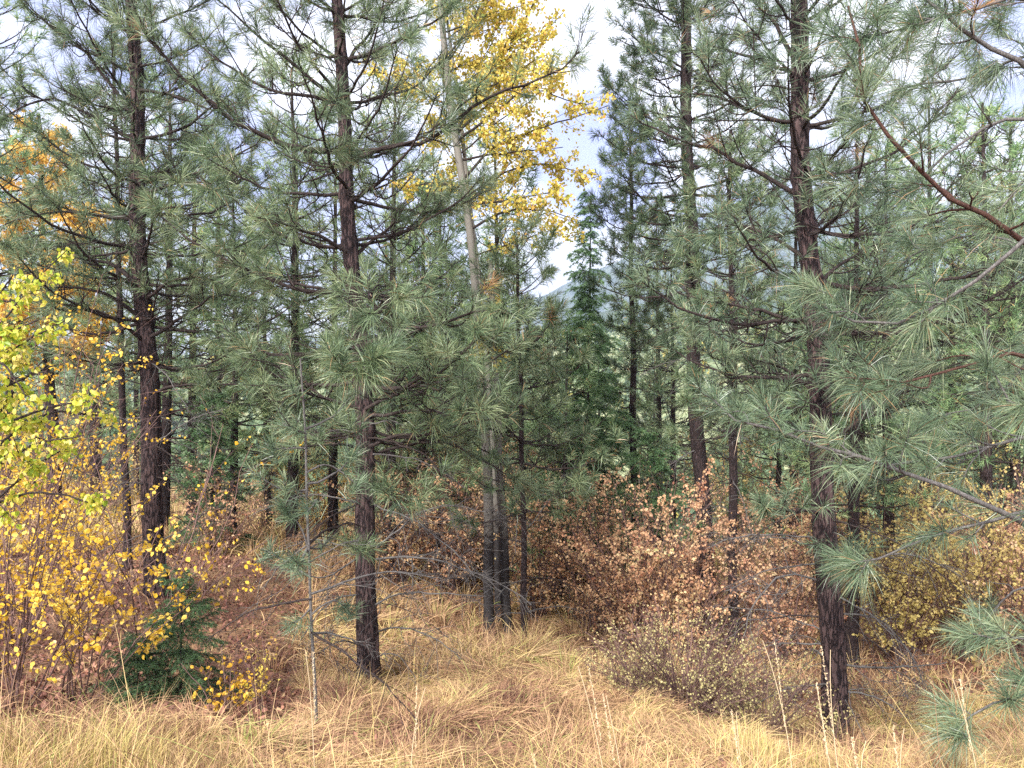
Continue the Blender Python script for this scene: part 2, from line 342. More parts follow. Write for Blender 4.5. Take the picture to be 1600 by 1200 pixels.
def mat_hill(name, a, b):
    m = bpy.data.materials.new(name); m.use_nodes = True; t = m.node_tree; n = t.nodes.new; l = t.links.new; bs = t.nodes['Principled BSDF']
    tcn = n('ShaderNodeTexCoord'); ns = n('ShaderNodeTexNoise'); ns.inputs['Scale'].default_value = .02; ns.inputs['Detail'].default_value = 12; ns.inputs['Roughness'].default_value = .7
    l(tcn.outputs['Object'], ns.inputs['Vector']); r = n('ShaderNodeValToRGB'); e = r.color_ramp.elements; e[0].position = .42; e[0].color = (*a, 1); e[1].position = .6; e[1].color = (*b, 1)
    l(ns.outputs[0], r.inputs[0]); l(r.outputs[0], bs.inputs['Base Color']); bs.inputs['Roughness'].default_value = 1; bs.inputs['Specular IOR Level'].default_value = 0
    return m
M_hill = mat_hill('forested_hill', (.03, .055, .035), (.10, .13, .06))
ridge('distant_mountain', 2300, 1500, [(-800, 590), (300, 560), (800, 470), (980, 400), (1120, 330), (1300, 300), (1600, 330), (2400, 380)], M_hill, 3.3)
ridge('distant_hill', 900, 500, [(-800, 600), (0, 600), (500, 585), (900, 500), (1100, 455), (1400, 430), (1600, 450), (2400, 420)], M_hill, 8.1)

# ------------------------------------------------------------------ tree pieces
def grow(path, r0, rng, dens=9., tl=.5, s0=.25, sub=2, live0=.35, curl=.35, tipn=1, lift=0.0, npts=14, k=6, droop=0.0, bare=.5):
    """a limb: main axis, side twigs, small twigs; returns tube batches and shoot tips"""
    p = smooth_path(path, npts); L = np.linalg.norm(np.diff(p, axis=0), axis=1).sum()
    wob = np.cumsum(rng.normal(0, 1, (npts, 3)), 0); wob -= np.linspace(0, 1, npts)[:, None] * wob[-1]; p = p + wob * .007 * L
    s = np.linspace(0, 1, npts); R = r0 * (1 - .82 * s ** .9) + .002
    tub = [(p[None], R[None], k)]
    T = nrm(np.gradient(p, axis=0))
    n = max(3, int(L * dens)); ss = np.sort(rng.uniform(s0, .99, n))
    P0 = np.stack([np.interp(ss, s, p[:, i]) for i in range(3)], 1); T0 = nrm(np.stack([np.interp(ss, s, T[:, i]) for i in range(3)], 1))
    H = nrm(np.cross(T0, np.array([0, 0, 1.]))); side = np.where(np.arange(n) % 2 == 0, 1, -1)[:, None]
    d = nrm(T0 * rng.uniform(.25, 1.0, (n, 1)) + side * H * rng.uniform(.35, 1.1, (n, 1)) + np.array([0, 0, 1.]) * (rng.uniform(-.55, .45, (n, 1)) - droop))
    ln = tl * (1.15 - .65 * ss) * rng.uniform(.5, 1.25, n) * min(1.0, .45 + L * .4)
    m = 7; t = np.linspace(0, 1, m)
    up = np.zeros((n, 1, 3)); up[..., 2] = (curl * rng.uniform(.1, 1.5, n) * ln)[:, None]
    pw = perp(d, rng)
    tw = P0[:, None] + d[:, None] * (ln[:, None, None] * t[None, :, None]) + up * (t ** 2.2)[None, :, None] + pw[:, None] * (rng.uniform(-.22, .22, (n, 1, 1)) * ln[:, None, None] * np.sin(t * np.pi * 1.4)[None, :, None])
    r1 = np.minimum(np.interp(ss, s, R) * .55, .0035 + ln * .008) * (.62 if curl < 0 else 1)
    tub.append((tw, r1[:, None] * (1 - .7 * t[None]) + .0008, 4))
    tips = [p[-1:], tw[:, -1]]; dirs = [T[-1:], nrm(tw[:, -1] - tw[:, -2])]; pos = [np.array([1.0]), ss]
    if sub:
        kk = n * sub; ti = rng.integers(0, n, kk); tt = rng.uniform(.25, .9, kk); j = np.minimum((tt * (m - 1)).astype(int), m - 2); fr = (tt * (m - 1) - j)[:, None]
        q = tw[ti, j] * (1 - fr) + tw[ti, j + 1] * fr; td = nrm(tw[ti, j + 1] - tw[ti, j])
        d2 = nrm(td * .7 + perp(td, rng) * rng.uniform(.4, .95, (kk, 1)) + np.array([0, 0, .15])); l2 = ln[ti] * (1 - tt * .5) * rng.uniform(.3, .62, kk)
        m2 = 5; t2 = np.linspace(0, 1, m2); up2 = np.zeros((kk, 1, 3)); up2[..., 2] = (curl * .9 * l2 * rng.uniform(-.7, 1.5, kk))[:, None]
        sw = q[:, None] + d2[:, None] * (l2[:, None, None] * t2[None, :, None]) + up2 * (t2 ** 2)[None, :, None]
        tub.append((sw, (r1[ti] * .5)[:, None] * (1 - .6 * t2[None]) + .0007, 3))
        tips.append(sw[:, -1]); dirs.append(nrm(sw[:, -1] - sw[:, -2])); pos.append(np.where(rng.random(kk) < bare, -1, ss[ti]))
    tips = np.concatenate(tips); dirs = np.concatenate(dirs); pos = np.concatenate(pos)
    ok = pos > live0 + rng.normal(0, .06, len(pos))
    return tub, tips[ok], dirs[ok]

def trunk_mesh(root, path, r0, r1, rng, mat, origin, n=220, k=36, rough=.10, knots=()):
    p = smooth_path(path, n); A = Acc(); s = np.linspace(0, 1, n); sd0 = (r0 * 977) % 6
    R = r1 + (r0 - r1) * (1 - s) ** .9; p = p + np.stack([np.sin(s * 19 + sd0) * .18 * r0, np.sin(s * 14 + 2 * sd0) * .18 * r0, 0 * s], 1) * np.minimum(1, s * 12)[:, None]; R = R * (1 + .55 * np.exp(-(p[:, 2] - p[0, 2]) / .16))
    a = np.arange(k) * 2 * np.pi / k; V = np.zeros((n, k, 3)); sd = rng.random() * 50
    for i in range(n):
        for j in range(k):
            ca, sa = math.cos(a[j]), math.sin(a[j])
            f = noise.fractal(Vector((ca * 2.6 + sd, sa * 2.6, p[i, 2] * 1.4)), 1, 2.1, 4) * rough * 1.4
            f += -abs(noise.noise(Vector((ca * 5 + sd, sa * 5, p[i, 2] * 4)))) * rough
            V[i, j] = p[i] + R[i] * (1 + f) * np.array([ca, sa, 0])
    for kz in knots:
        V[..., :2] += (V[..., :2] - p[:, None, :2]) * (.22 * np.exp(-((p[:, 2] - kz) / .035) ** 2))[:, None, None]
    idx = np.arange(n * k).reshape(n, k)
    A.add(V.reshape(-1, 3), np.stack([idx[:-1], np.roll(idx[:-1], -1, 1), np.roll(idx[1:], -1, 1), idx[1:]], -1).reshape(-1, 4), .5, 0, True)
    return A.build('trunk', [mat], root, origin)

class Stem:
    """position and radius along a stem given in the photo's pixels at a depth, continued straight above the frame"""
    def __init__(s, pts, depth, r0, r1, top_z, lean_y=0.0):
        q = [P(x, y, depth) for x, y in pts]; q.sort(key=lambda v: v[2])
        q[0][2] = g1(q[0][0], q[0][1]) - .08
        if top_z > q[-1][2] + .1:
            d = nrm(q[-1] - q[-2]); q.append(q[-1] + d * (top_z - q[-1][2]) / d[2])
        s.q = np.array(q); s.r0 = r0; s.r1 = r1; s.z0 = q[0][2]; s.z1 = q[-1][2]; s.base = s.q[0]
    def at(s, z): return np.array([np.interp(z, s.q[:, 2], s.q[:, i]) for i in range(3)])
    def r(s, z): return s.r1 + (s.r0 - s.r1) * max(0, 1 - (z - s.z0) / (s.z1 - s.z0)) ** .9

def auto_limb(st, z, azm, L, e0, rng, bow=.25):
    b = st.at(z); h = np.array([math.cos(azm), math.sin(azm), 0]); t = np.linspace(0, 1, 6)[:, None]
    return b + h * L * t * (1 - .08 * t) + np.array([0, 0, 1.]) * L * (math.tan(math.radians(e0)) * t + bow * (t ** 2.2) - .18 * np.sin(t * np.pi) * bow)

def add_branch(root, st_base, path, r0, rng, style, wood, leafm, **kw):
    g = dict(dens=8 if style == 'needles' else 9, tl=.5, s0=.25, sub=3, live0=.35, curl=.5, bare=.66); n = kw.pop('n', 90); ln = kw.pop('ln', .18); wd = kw.pop('wd', .0024); tint = kw.pop('tint', .45)
    size = kw.pop('size', .045); per = kw.pop('per', 5); brown = kw.pop('brown', .012); hang = kw.pop('hang', .5); wdr = kw.pop('wdr', .75); lt = kw.pop('lt', .13)
    g.update(kw)
    tub, T, D = grow(path, r0, rng, **g)
    A = Acc()
    for a, b, k in tub: tubes(A, a, b, k)
    br = A.build('branch', [wood], root, st_base)
    if style == 'needles' and len(T):
        A = Acc(); tufts(A, T, D, rng, n=n, ln=ln, wd=wd, lt=lt, tint=np.clip(rng.normal(tint, .14, len(T)), 0, .9), brown=brown)
        A.build('needles', [leafm], br, st_base)
    if style == 'leaves':
        C = []
        for a, b, k in tub[1:]:
            q = a.reshape(-1, 3); q = np.repeat(q, per, 0); C.append(q + rng.normal(0, size * .6, q.shape))
        C = np.concatenate(C); C = C[rng.random(len(C)) < .55]
        A = Acc(); leaves(A, C, rng, size, np.clip(rng.normal(tint, .25, len(C)), 0, 1), hang=hang, wd=wdr)
        if len(C): A.build('leaves', [leafm], br, st_base)
    return br

# hero pines: trunk and chief limbs laid out in the photo's pixels at their own depth
def hero_pine(name, label, pts, depth, r0, r1, top_z, limbs, dead, seed, group, zlive, Lmax, nlimb, bark, needle, n=90, ln=.18, wd=.0024, tint=.45, avoid=None, dead_n=12, twig_l=.5, space=.42, wood=None, zend=None):
    rng = np.random.default_rng(seed); st = Stem(pts, depth, r0, r1, top_z); wood = wood or M_limb
    root = thing(name, label, 'pine tree', st.base, group)
    zs = np.arange(zlive, min(st.z1 - .15, zend or 99), space) + rng.uniform(-.08, .08)
    trunk_mesh(root, st.q, r0, r1, rng, bark, st.base, knots=list(zs))
    for L in limbs:
        pp, dz, rr = L[0], L[1], L[2]; kw = L[3] if len(L) > 3 else {}
        m = len(pp) - 1; z = (600 - pp[0][1]) / F * depth; path = [st.at(z)]
        for i, (x, y) in enumerate(pp):
            if i: path.append(P(x, y, depth + dz * i / m))
        k = dict(n=n, ln=ln, wd=wd, tint=tint, tl=twig_l)
        if 'sapling' in name: k.update(dens=9, sub=1, bare=.6, s0=.5, live0=.7)
        k.update(kw)
        add_branch(root, st.base, path, rr, rng, 'needles', wood, needle, **k)
    for pp, dz, rr in dead:
        rr = rr * .78
        m = len(pp) - 1; z = (600 - pp[0][1]) / F * depth; path = [st.at(z)]
        for i, (x, y) in enumerate(pp):
            if i: path.append(P(x, y, depth + dz * i / m))
        add_branch(root, st.base, path, rr, rng, 'bare', M_bark_grey, None, tl=.62, dens=15, sub=4, curl=-.3, s0=.08)
    budget = 96 - len(limbs) - len(dead) - dead_n
    cnt = 0
    for z in zs:
        f = (z - zlive) / (st.z1 - zlive); Lz = Lmax * (1 - f) ** .7 * (0.75 + .25 * min(1, f * 6)) + .25
        a0 = rng.uniform(0, 6.28)
        for i in range(nlimb):
            if cnt >= budget: break
            am = a0 + i * 6.28 / nlimb + rng.normal(0, .25)
            if avoid and avoid(z, am): continue
            L = Lz * rng.uniform(.7, 1.15); e0 = -8 + 42 * f + rng.normal(0, 7)
            add_branch(root, st.base, auto_limb(st, z + rng.normal(0, .03), am, L, e0, rng), max(.006, .0135 * L ** .8) * (1.05 - .35 * f), rng, 'needles', wood, needle,
                       n=n, ln=ln, wd=wd, tint=tint, tl=twig_l * (1 if f < .5 else .85), s0=.12, live0=.12 + .25 * max(0, 1 - f * 2.2)); cnt += 1
    for i in range(dead_n):
        z = rng.uniform(st.z0 + .35, zlive); am = rng.uniform(0, 6.28); L = rng.uniform(.45, 1.35)
        add_branch(root, st.base, auto_limb(st, z, am, L, rng.uniform(-25, 15), rng, bow=-.2), .0065, rng, 'bare', M_bark_grey if i % 2 else M_limb, None, tl=.45, dens=11, sub=3, curl=-.3, s0=.15)
    return root

GP = 'tall ponderosa pines standing nearest the camera'
hero_pine('pine_tree', 'big furrowed pine with bare grey dead branches low down, beside the straw clearing',
    [(525, -40), (530, 100), (540, 250), (552, 400), (562, 560), (570, 700), (575, 850), (575, 1075)], 7.0, .1, .03, 5.6,
    [([(535, 160), (500, 140), (440, 90), (385, 40), (340, 0)], -.6, .02),
     ([(535, 120), (565, 60), (610, 0)], .3, .02),
     ([(540, 238), (420, 230), (350, 190), (280, 130), (225, 60), (205, 0)], -.8, .026),
     ([(545, 258), (600, 228), (680, 210), (760, 150), (860, 122), (905, 80)], -.5, .022, dict(live0=.25)),
     ([(550, 398), (500, 370), (440, 345), (400, 340)], -.8, .02),
     ([(560, 402), (590, 370), (650, 335), (700, 330)], .4, .018),
     ([(562, 470), (500, 450), (430, 430), (370, 420)], .3, .02),
     ([(567, 540), (600, 525), (650, 503), (700, 500), (745, 480), (800, 490)], -.7, .022),
     ([(572, 640), (510, 620), (460, 605), (380, 600)], -.4, .018),
     ([(572, 640), (620, 610), (680, 560), (720, 560)], -1.3, .018),
     ([(566, 560), (560, 540), (555, 560), (560, 585)], -2.2, .018, dict(n=70)),
     ([(566, 500), (600, 470), (610, 470), (575, 490)], -2.0, .018, dict(n=70)),
     ([(572, 650), (650, 640), (700, 650), (760, 640)], -1.2, .018),
     ([(575, 700), (620, 680), (660, 685), (720, 660), (800, 650)], -.8, .018),
     ([(575, 710), (630, 700), (700, 690), (760, 720), (830, 760)], .5, .016),
     ([(565, 700), (520, 690), (450, 700)], -.8, .015),
     ([(575, 760), (620, 760), (660, 790)], -1.0, .012),
     ([(575, 850), (568, 850), (560, 860)], -.9, .008, dict(tl=.3))],
    [([(590, 870), (640, 805), (690, 780), (760, 800)], -.5, .012), ([(590, 872), (650, 865), (740, 880), (830, 945)], -.3, .013),
     ([(590, 950), (630, 925), (700, 925), (760, 932)], -.6, .011), ([(590, 990), (640, 975), (690, 1000), (720, 1030)], -.5, .01),
     ([(560, 860), (520, 900), (470, 900), (420, 880)], -.5, .010), ([(560, 930), (530, 930), (500, 950), (470, 1000)], -.4, .009),
     ([(560, 1010), (530, 1000), (500, 1020)], -.7, .008), ([(585, 1030), (620, 1020), (650, 1060)], -.3, .008), ([(580, 790), (640, 800), (700, 850), (740, 900)], -1, .009)],
    11, GP, -.35, 1.75, 5, M_bark, M_needle, n=46, ln=.18, wd=.0033, tint=.5, dead_n=16, avoid=lambda z, a: z < 1.3 and math.sin(a) < -.72)

hero_pine('pine_tree', 'dark-trunked pine with thick arching limbs rising behind the yellow-leaved thicket',
    [(205, -40), (212, 200), (220, 380), (228, 560), (240, 760), (245, 930)], 9.0, .125, .04, 6.6,
    [([(228, 500), (170, 460), (110, 448), (50, 452)], -.5, .028), ([(225, 465), (190, 420), (140, 400), (40, 395)], .3, .028),
     ([(232, 535), (180, 495), (90, 472)], -.8, .024), ([(232, 470), (290, 430), (350, 445)], -.6, .022), ([(235, 530), (300, 480), (340, 455), (400, 470)], -.4, .024),
     ([(220, 345), (150, 335), (80, 325), (10, 350)], -.5, .024), ([(212, 220), (150, 185), (70, 150), (0, 190)], -.5, .024), ([(210, 190), (150, 100), (100, 55), (40, 10)], -.3, .026),
     ([(208, 140), (280, 150), (330, 180), (370, 160)], -.5, .02), ([(215, 300), (290, 280), (340, 300)], -.9, .02), ([(236, 620), (300, 600), (360, 600), (400, 605)], -.5, .02)],
    [([(240, 650), (180, 690), (120, 700)], -.4, .013), ([(245, 700), (300, 660), (350, 640)], -.4, .013), ([(245, 850), (300, 820), (330, 790)], -.3, .012), ([(240, 760), (190, 750), (150, 790)], -.5, .011)],
    12, GP, .35, 1.9, 5, M_bark, M_needle, n=42, ln=.18, wd=.004, tint=.47, dead_n=16)

hero_pine('pine_tree', 'stout pine with reddish plated trunk rooted next to the low pale-leaved bush',
    [(1243, -40), (1252, 200), (1265, 400), (1276, 560), (1283, 700), (1292, 850), (1300, 1000), (1306, 1168)], 6.5, .105, .045, 6.0,
    [([(1255, 315), (1190, 275), (1120, 240), (1050, 220), (985, 180)], .3, .02), ([(1250, 192), (1200, 183), (1130, 150), (1060, 143)], .2, .018),
     ([(1248, 115), (1190, 90), (1100, 65)], .2, .017), ([(1248, 102), (1215, 50), (1190, -10)], .3, .024),
     ([(1272, 520), (1215, 495), (1170, 480), (1070, 468), (1000, 430)], .2, .018), ([(1276, 615), (1250, 590), (1220, 570), (1150, 560)], .4, .018),
     ([(1280, 690), (1225, 655), (1180, 645), (1135, 630)], -.4, .018), ([(1285, 705), (1350, 650), (1390, 620), (1450, 600)], .3, .022),
     ([(1262, 410), (1200, 370), (1150, 350), (1060, 370)], .3, .018), ([(1270, 450), (1330, 400), (1380, 380)], .6, .018), ([(1290, 720), (1330, 700), (1400, 720)], .6, .016),
     ([(1290, 800), (1230, 800), (1190, 790)], -.9, .013, dict(tl=.3)), ([(1290, 860), (1310, 850), (1330, 900)], -1.1, .012, dict(tl=.3))],
    [([(1292, 910), (1230, 890), (1190, 920), (1160, 1000)], -.3, .013), ([(1303, 1040), (1400, 1045), (1480, 1035)], -.4, .013), ([(1305, 1080), (1370, 1085), (1415, 1120)], -.3, .012),
     ([(1298, 1010), (1220, 1000), (1170, 1020)], .3, .010), ([(1303, 960), (1360, 960), (1420, 1010), (1440, 1060)], -.2, .010), ([(1295, 870), (1350, 880), (1420, 860), (1500, 900)], -.4, .012),
     ([(1303, 1070), (1240, 1070), (1180, 1100)], -.3, .009)],
    13, GP, .0, 1.7, 5, M_bark, M_needle_blue, n=46, ln=.165, wd=.0032, tint=.45, dead_n=14, avoid=lambda z, a: z > .5 and math.cos(a) < -.2 and math.sin(a) > .3)

# the pine whose trunk stands just outside the frame and whose limbs come in over the bank
rng = np.random.default_rng(14)
bx, by = 3.35, 3.9; bz = g1(bx, by) - .05
root = thing('pine_tree', 'close pine with reddish boughs and very long needles reaching in over the grass bank', 'pine tree', (bx, by, bz), GP)
trunk_mesh(root, [(bx, by, bz), (bx + .02, by, 0), (bx - .05, by, 4.6)], .11, .03, rng, M_bark, (bx, by, bz))
CL = [([(1900, 560, 3.9), (1600, 355, 3.6), (1430, 250, 3.5), (1350, 165, 3.5), (1335, 60, 3.55), (1325, 10, 3.6)], .018, M_bark_red, {}),
      ([(1900, 960, 3.9), (1600, 810, 3.6), (1420, 740, 3.6), (1230, 690, 3.7), (1130, 655, 3.8), (1105, 615, 3.85)], .018, M_bark_grey, dict(live0=.45)),
      ([(1900, 250, 3.9), (1640, 350, 3.5), (1550, 455, 3.5), (1480, 490, 3.6), (1390, 508, 3.7), (1290, 498, 3.8), (1245, 440, 3.8)], .015, M_bark_grey, {}),
      ([(1900, 800, 3.9), (1640, 545, 3.6), (1500, 590, 3.6), (1400, 600, 3.7), (1310, 590, 3.7)], .014, M_bark_red, {}),
      ([(1900, 380, 3.9), (1620, 110, 3.7), (1500, 60, 3.7), (1435, -10, 3.7)], .024, M_bark_grey, {}),
      ([(1900, 1150, 3.9), (1680, 1050, 3.6), (1590, 1085, 3.5), (1530, 1095, 3.5), (1490, 1145, 3.5)], .011, M_bark_grey, dict(tl=.3, dens=10, live0=.4)),
      ([(1900, 1080, 3.9), (1700, 1010, 3.6), (1600, 1003, 3.6), (1520, 990, 3.6)], .010, M_bark_grey, dict(tl=.25, dens=6, live0=.55)),
      ([(1900, 860, 3.9), (1650, 790, 3.7), (1500, 830, 3.8), (1400, 860, 3.9), (1330, 880, 3.9)], .014, M_bark_grey, dict(live0=.4, dens=6)),
      ([(1900, 700, 3.9), (1640, 690, 3.9), (1500, 720, 4.1), (1350, 730, 4.2)], .014, M_bark_grey, dict(live0=.3)),
      ([(1900, 100, 3.9), (1620, -20, 3.6), (1480, 20, 3.6), (1350, 60, 3.7)], .014, M_bark_grey, {}),
      ([(1900, 350, 3.9), (1640, 230, 3.6), (1580, 300, 3.6), (1560, 330, 3.6)], .012, M_bark_grey, {}),
      ([(1900, 650, 3.9), (1660, 620, 3.5), (1590, 650, 3.5), (1540, 560, 3.6)], .012, M_bark_grey, {}),
      ([(1900, 200, 4.0), (1650, 180, 4.2), (1500, 200, 4.4), (1420, 300, 4.4), (1370, 300, 4.3)], .013, M_bark_grey, {}),
      ([(1900, 300, 4.2), (1650, 60, 4.5), (1500, 130, 4.8), (1400, 140, 5.0)], .014, M_bark_grey, dict(live0=.35, dens=8)),
      ([(1900, 480, 4.2), (1650, 400, 4.6), (1500, 360, 4.8), (1400, 420, 4.9)], .013, M_bark_grey, dict(live0=.35, dens=8)),
      ([(1900, 600, 4.2), (1650, 500, 4.6), (1560, 620, 4.8), (1450, 660, 5.0)], .013, M_bark_grey, dict(live0=.35, dens=8)),
      ([(1900, 0, 4.0), (1700, -100, 4.2), (1560, 0, 4.3), (1520, 90, 4.3)], .013, M_bark_grey, dict(live0=.35, dens=8)),
      ([(1900, 1000, 3.9), (1650, 900, 4.3), (1560, 930, 4.5), (1530, 1000, 4.5)], .010, M_bark_grey, dict(live0=.55, dens=6))]
for pp, rr, wd_, kw in CL:
    path = [P(*a) for a in pp]; path[0] = np.array([bx, by, min(4, max(bz + .5, path[0][2]))])
    k = dict(n=80, ln=.18, wd=.0022, tint=.45, tl=.34, dens=6, sub=1, s0=.45, live0=.55, curl=.3, brown=.02, lt=.11); k.update(kw)
    add_branch(root, (bx, by, bz), path, rr, rng, 'needles', wd_, M_needle_blue, **k)

hero_pine('pine_tree', 'tall purplish-trunked pine behind the tan shrubs, next to the narrow young pine',
    [(1068, -40), (1078, 300), (1085, 600), (1098, 780), (1103, 905)], 13.0, .135, .06, 9.5,
    [([(1078, 330), (1040, 330), (1000, 350)], -.3, .02), ([(1070, 110), (1020, 80), (960, 60)], -.4, .018), ([(1068, 20), (1010, 10), (955, -10)], .3, .018), ([(1073, 200), (1030, 190), (985, 170), (950, 130)], -.5, .018), ([(1074, 250), (1020, 260), (965, 250)], .4, .016)],
    [([(1098, 720), (1130, 700), (1160, 740)], -.3, .014), ([(1095, 700), (1050, 720), (1020, 760)], -.3, .014)],
    15, GP, 1.6, 1.95, 5, M_bark_dark, M_needle, n=36, ln=.17, wd=.0062, tint=.33, dead_n=18, twig_l=.55, space=.4)  # low tint: the crown's backlit darkness is painted into its needle colour
hero_pine('pine_tree', 'medium pine with a straight dark stem rising from the tan shrubs behind the low bush',
    [(1140, 250), (1144, 600), (1146, 1012)], 11.0, .075, .02, 3.6, [], [([(1146, 860), (1100, 850), (1060, 880)], -.2, .01)],
    16, GP, -.7, .95, 4, M_bark_dark, M_needle, n=34, ln=.17, wd=.006, tint=.5, dead_n=16, space=.36)
hero_pine('pine_tree', 'narrow young pine with upswept limbs against the blue gap in the clouds',
    [(984, 175), (988, 500), (991, 745), (992, 800)], 15.0, .085, .015, 5.4, [], [],
    17, GP, -1.2, .75, 4, M_bark_dark, M_needle, n=30, ln=.17, wd=.008, tint=.5, dead_n=8, space=.36, twig_l=.42)
hero_pine('pine_tree', 'thin straight pine stem rising close against the clump of pale-barked trunks',
    [(808, 420), (812, 560), (818, 800), (820, 985)], 10.0, .045, .015, 1.9, [([(815, 590), (850, 560), (870, 580)], -.5, .01)], [([(820, 830), (860, 780), (880, 740)], -.3, .009)],
    18, GP, -1.6, .95, 4, M_bark_dark, M_needle, n=36, ln=.17, wd=.0055, tint=.5, dead_n=8, space=.3)
hero_pine('pine_tree', 'very slim dark pine stem immediately beside the arching-limbed pine in the yellow thicket',
    [(180, 150), (186, 450), (194, 700), (200, 895)], 10.5, .055, .018, 4.6, [], [],
    19, GP, 1.9, .9, 4, M_bark_dark, M_needle, n=34, ln=.17, wd=.006, tint=.42, dead_n=14, space=.4)
hero_pine('pine_sapling', 'spindly pine sapling with blue-green brushes of needles in front of the straw patch',
    [(470, 560), (478, 700), (483, 900), (497, 1150)], 4.7, .011, .005, .25,
    [([(482, 860), (470, 820), (450, 800), (440, 790)], -.1, .005), ([(480, 790), (500, 770), (480, 800)], -.3, .005), ([(476, 700), (450, 700), (425, 700)], -.1, .005), ([(474, 620), (460, 620), (455, 600)], -.2, .005),
     ([(485, 900), (450, 880), (415, 860)], .1, .005), ([(486, 950), (470, 970), (450, 975)], -.1, .005), ([(487, 960), (520, 930), (550, 960)], .1, .005), ([(479, 740), (510, 720), (560, 760)], .2, .005)],
    [([(487, 880), (530, 850), (560, 845)], .1, .004), ([(484, 850), (440, 880), (410, 920)], .0, .004)], 20, 'small saplings under the tall pines', -.95, .28, 2, M_bark_grey, M_needle_blue, n=50, ln=.13, wd=.0026, tint=.45, dead_n=5, twig_l=.16, space=.34, wood=M_bark_grey)

# ------------------------------------------------------------------ broadleaved trees
def leaf_tree(name, label, cat, pts, depth, r0, r1, top_z, zstart, n_l, Lf, seed, bark, leafm, group, size=.05, e=(25, 60), per=4, tint=.5, tl=.5, limbs=(), hang=.5, wood=None, azr=(0, 6.28), trunk_k=18, dens=8, wdr=.75, extra=()):
    rng = np.random.default_rng(seed); st = Stem(pts, depth, r0, r1, top_z); root = thing(name, label, cat, st.base, group)
    trunk_mesh(root, st.q, r0, r1, rng, bark, st.base, n=80, k=trunk_k, rough=.04)
    for q in extra:
        s2 = Stem(q[0], q[1], q[2], q[3], q[4]); trunk_mesh(root, s2.q, q[2], q[3], rng, bark, st.base, n=60, k=14, rough=.04)
    for L in limbs:
        m = len(L[0]) - 1; path = [st.at((600 - L[0][0][1]) / F * depth)] + [P(x, y, depth + L[1] * (i + 1) / m) for i, (x, y) in enumerate(L[0][1:])]
        add_branch(root, st.base, path, L[2], rng, 'leaves', wood or M_limb, leafm, size=size, per=per, tint=tint, tl=tl, hang=hang, dens=dens, s0=.15, curl=-.1, wdr=wdr)
    for i in range(n_l):
        z = zstart + (st.z1 - zstart) * (i + rng.random()) / n_l * .95; f = (z - zstart) / (st.z1 - zstart)
        L = Lf(f) * rng.uniform(.7, 1.2)
        add_branch(root, st.base, auto_limb(st, z, rng.uniform(*azr), L, rng.uniform(*e), rng, bow=-.1), max(.005, .009 * L), rng, 'leaves', wood or M_limb, leafm, size=size, per=per, tint=tint, tl=tl, hang=hang, dens=dens, s0=.15, curl=-.1, wdr=wdr)
    return root
GB = 'broadleaved trees in autumn colour'
leaf_tree('birch_tree', 'tall pale-trunked birch with bright yellow crown leaning beside the blue gap of sky', 'birch tree',
    [(680, -60), (703, 150), (722, 280), (738, 400), (752, 560), (762, 760), (765, 1003)], 11.0, .078, .034, 7.6, 3.2, 24, lambda f: 1.5 * (1 - f) + .5, 31, M_birch, M_yellow, GB,
    size=.056, per=3, tint=.45, tl=.6, dens=10,
    limbs=[([(733, 360), (790, 330), (850, 330), (890, 340)], -.3, .02), ([(730, 320), (790, 270), (850, 260), (910, 270)], .5, .02), ([(722, 280), (780, 220), (860, 190), (950, 165)], .3, .022),
           ([(715, 220), (780, 170), (850, 120), (900, 110)], -.6, .02), ([(705, 150), (760, 100), (830, 60), (880, 20)], .4, .02), ([(725, 300), (680, 280), (620, 300)], .5, .016),
           ([(738, 400), (800, 380), (860, 360)], .6, .014), ([(745, 480), (762, 440), (770, 460)], .3, .008), ([(752, 560), (765, 530), (765, 560)], -.2, .006), ([(728, 320), (800, 310), (870, 300)], -.7, .018), ([(718, 250), (790, 240), (880, 230)], 0, .018), ([(708, 170), (640, 130), (580, 110)], .6, .016), ([(705, 150), (790, 130), (900, 160), (930, 160)], .8, .016)],
    extra=[([(772, 560), (782, 760), (795, 965)], 11.3, .07, .045, 1.8)], azr=(-.8, 1.9))
leaf_tree('birch_tree', 'pale thin second stem standing behind the burnt-looking base of the yellow birch', 'birch tree',
    [(708, 100), (745, 400), (768, 640), (778, 900), (780, 990)], 12.0, .06, .02, 6.0, 2.5, 12, lambda f: .9, 32, M_birch, M_yellow, GB, size=.06, per=3, tint=.4)
leaf_tree('cottonwood_tree', 'orange-leaved cottonwood glowing behind the arching limbs of the dark pine', 'cottonwood tree',
    [(60, 190), (75, 500), (90, 800)], 14.0, .12, .03, 4.9, .0, 36, lambda f: 1.35 * (1 - f) + .3, 33, M_bark_dark, M_orange, GB, size=.085, per=4, tint=.5, e=(20, 50))
leaf_tree('birch_tree', 'lime-green and yellow birch with hanging leaves at the edge of the golden thicket', 'birch tree',
    [(-70, 280), (-55, 700), (-40, 1180)], 3.9, .035, .01, .62, -.95, 2, lambda f: .6, 34, M_birch, M_lime, GB, size=.033, per=3, tint=.66, hang=1.0, tl=.3, dens=8,
    limbs=[([(-60, 560), (0, 460), (20, 430)], -.1, .008), ([(-54, 720), (30, 600), (70, 560)], .3, .008), ([(-54, 740), (60, 640), (170, 650)], .4, .008), ([(-50, 820), (60, 720), (110, 700)], .3, .008), ([(-60, 620), (10, 520), (60, 500)], 0, .008), ([(-58, 650), (20, 590), (90, 570)], .1, .008), ([(-55, 700), (40, 640), (140, 625)], .1, .009),
           ([(-55, 760), (50, 690), (130, 680)], -.1, .008), ([(-52, 800), (60, 760), (160, 790)], .1, .008), ([(-58, 600), (0, 560), (40, 620)], -.2, .007)], e=(30, 55), azr=(-1.2, 1.2))

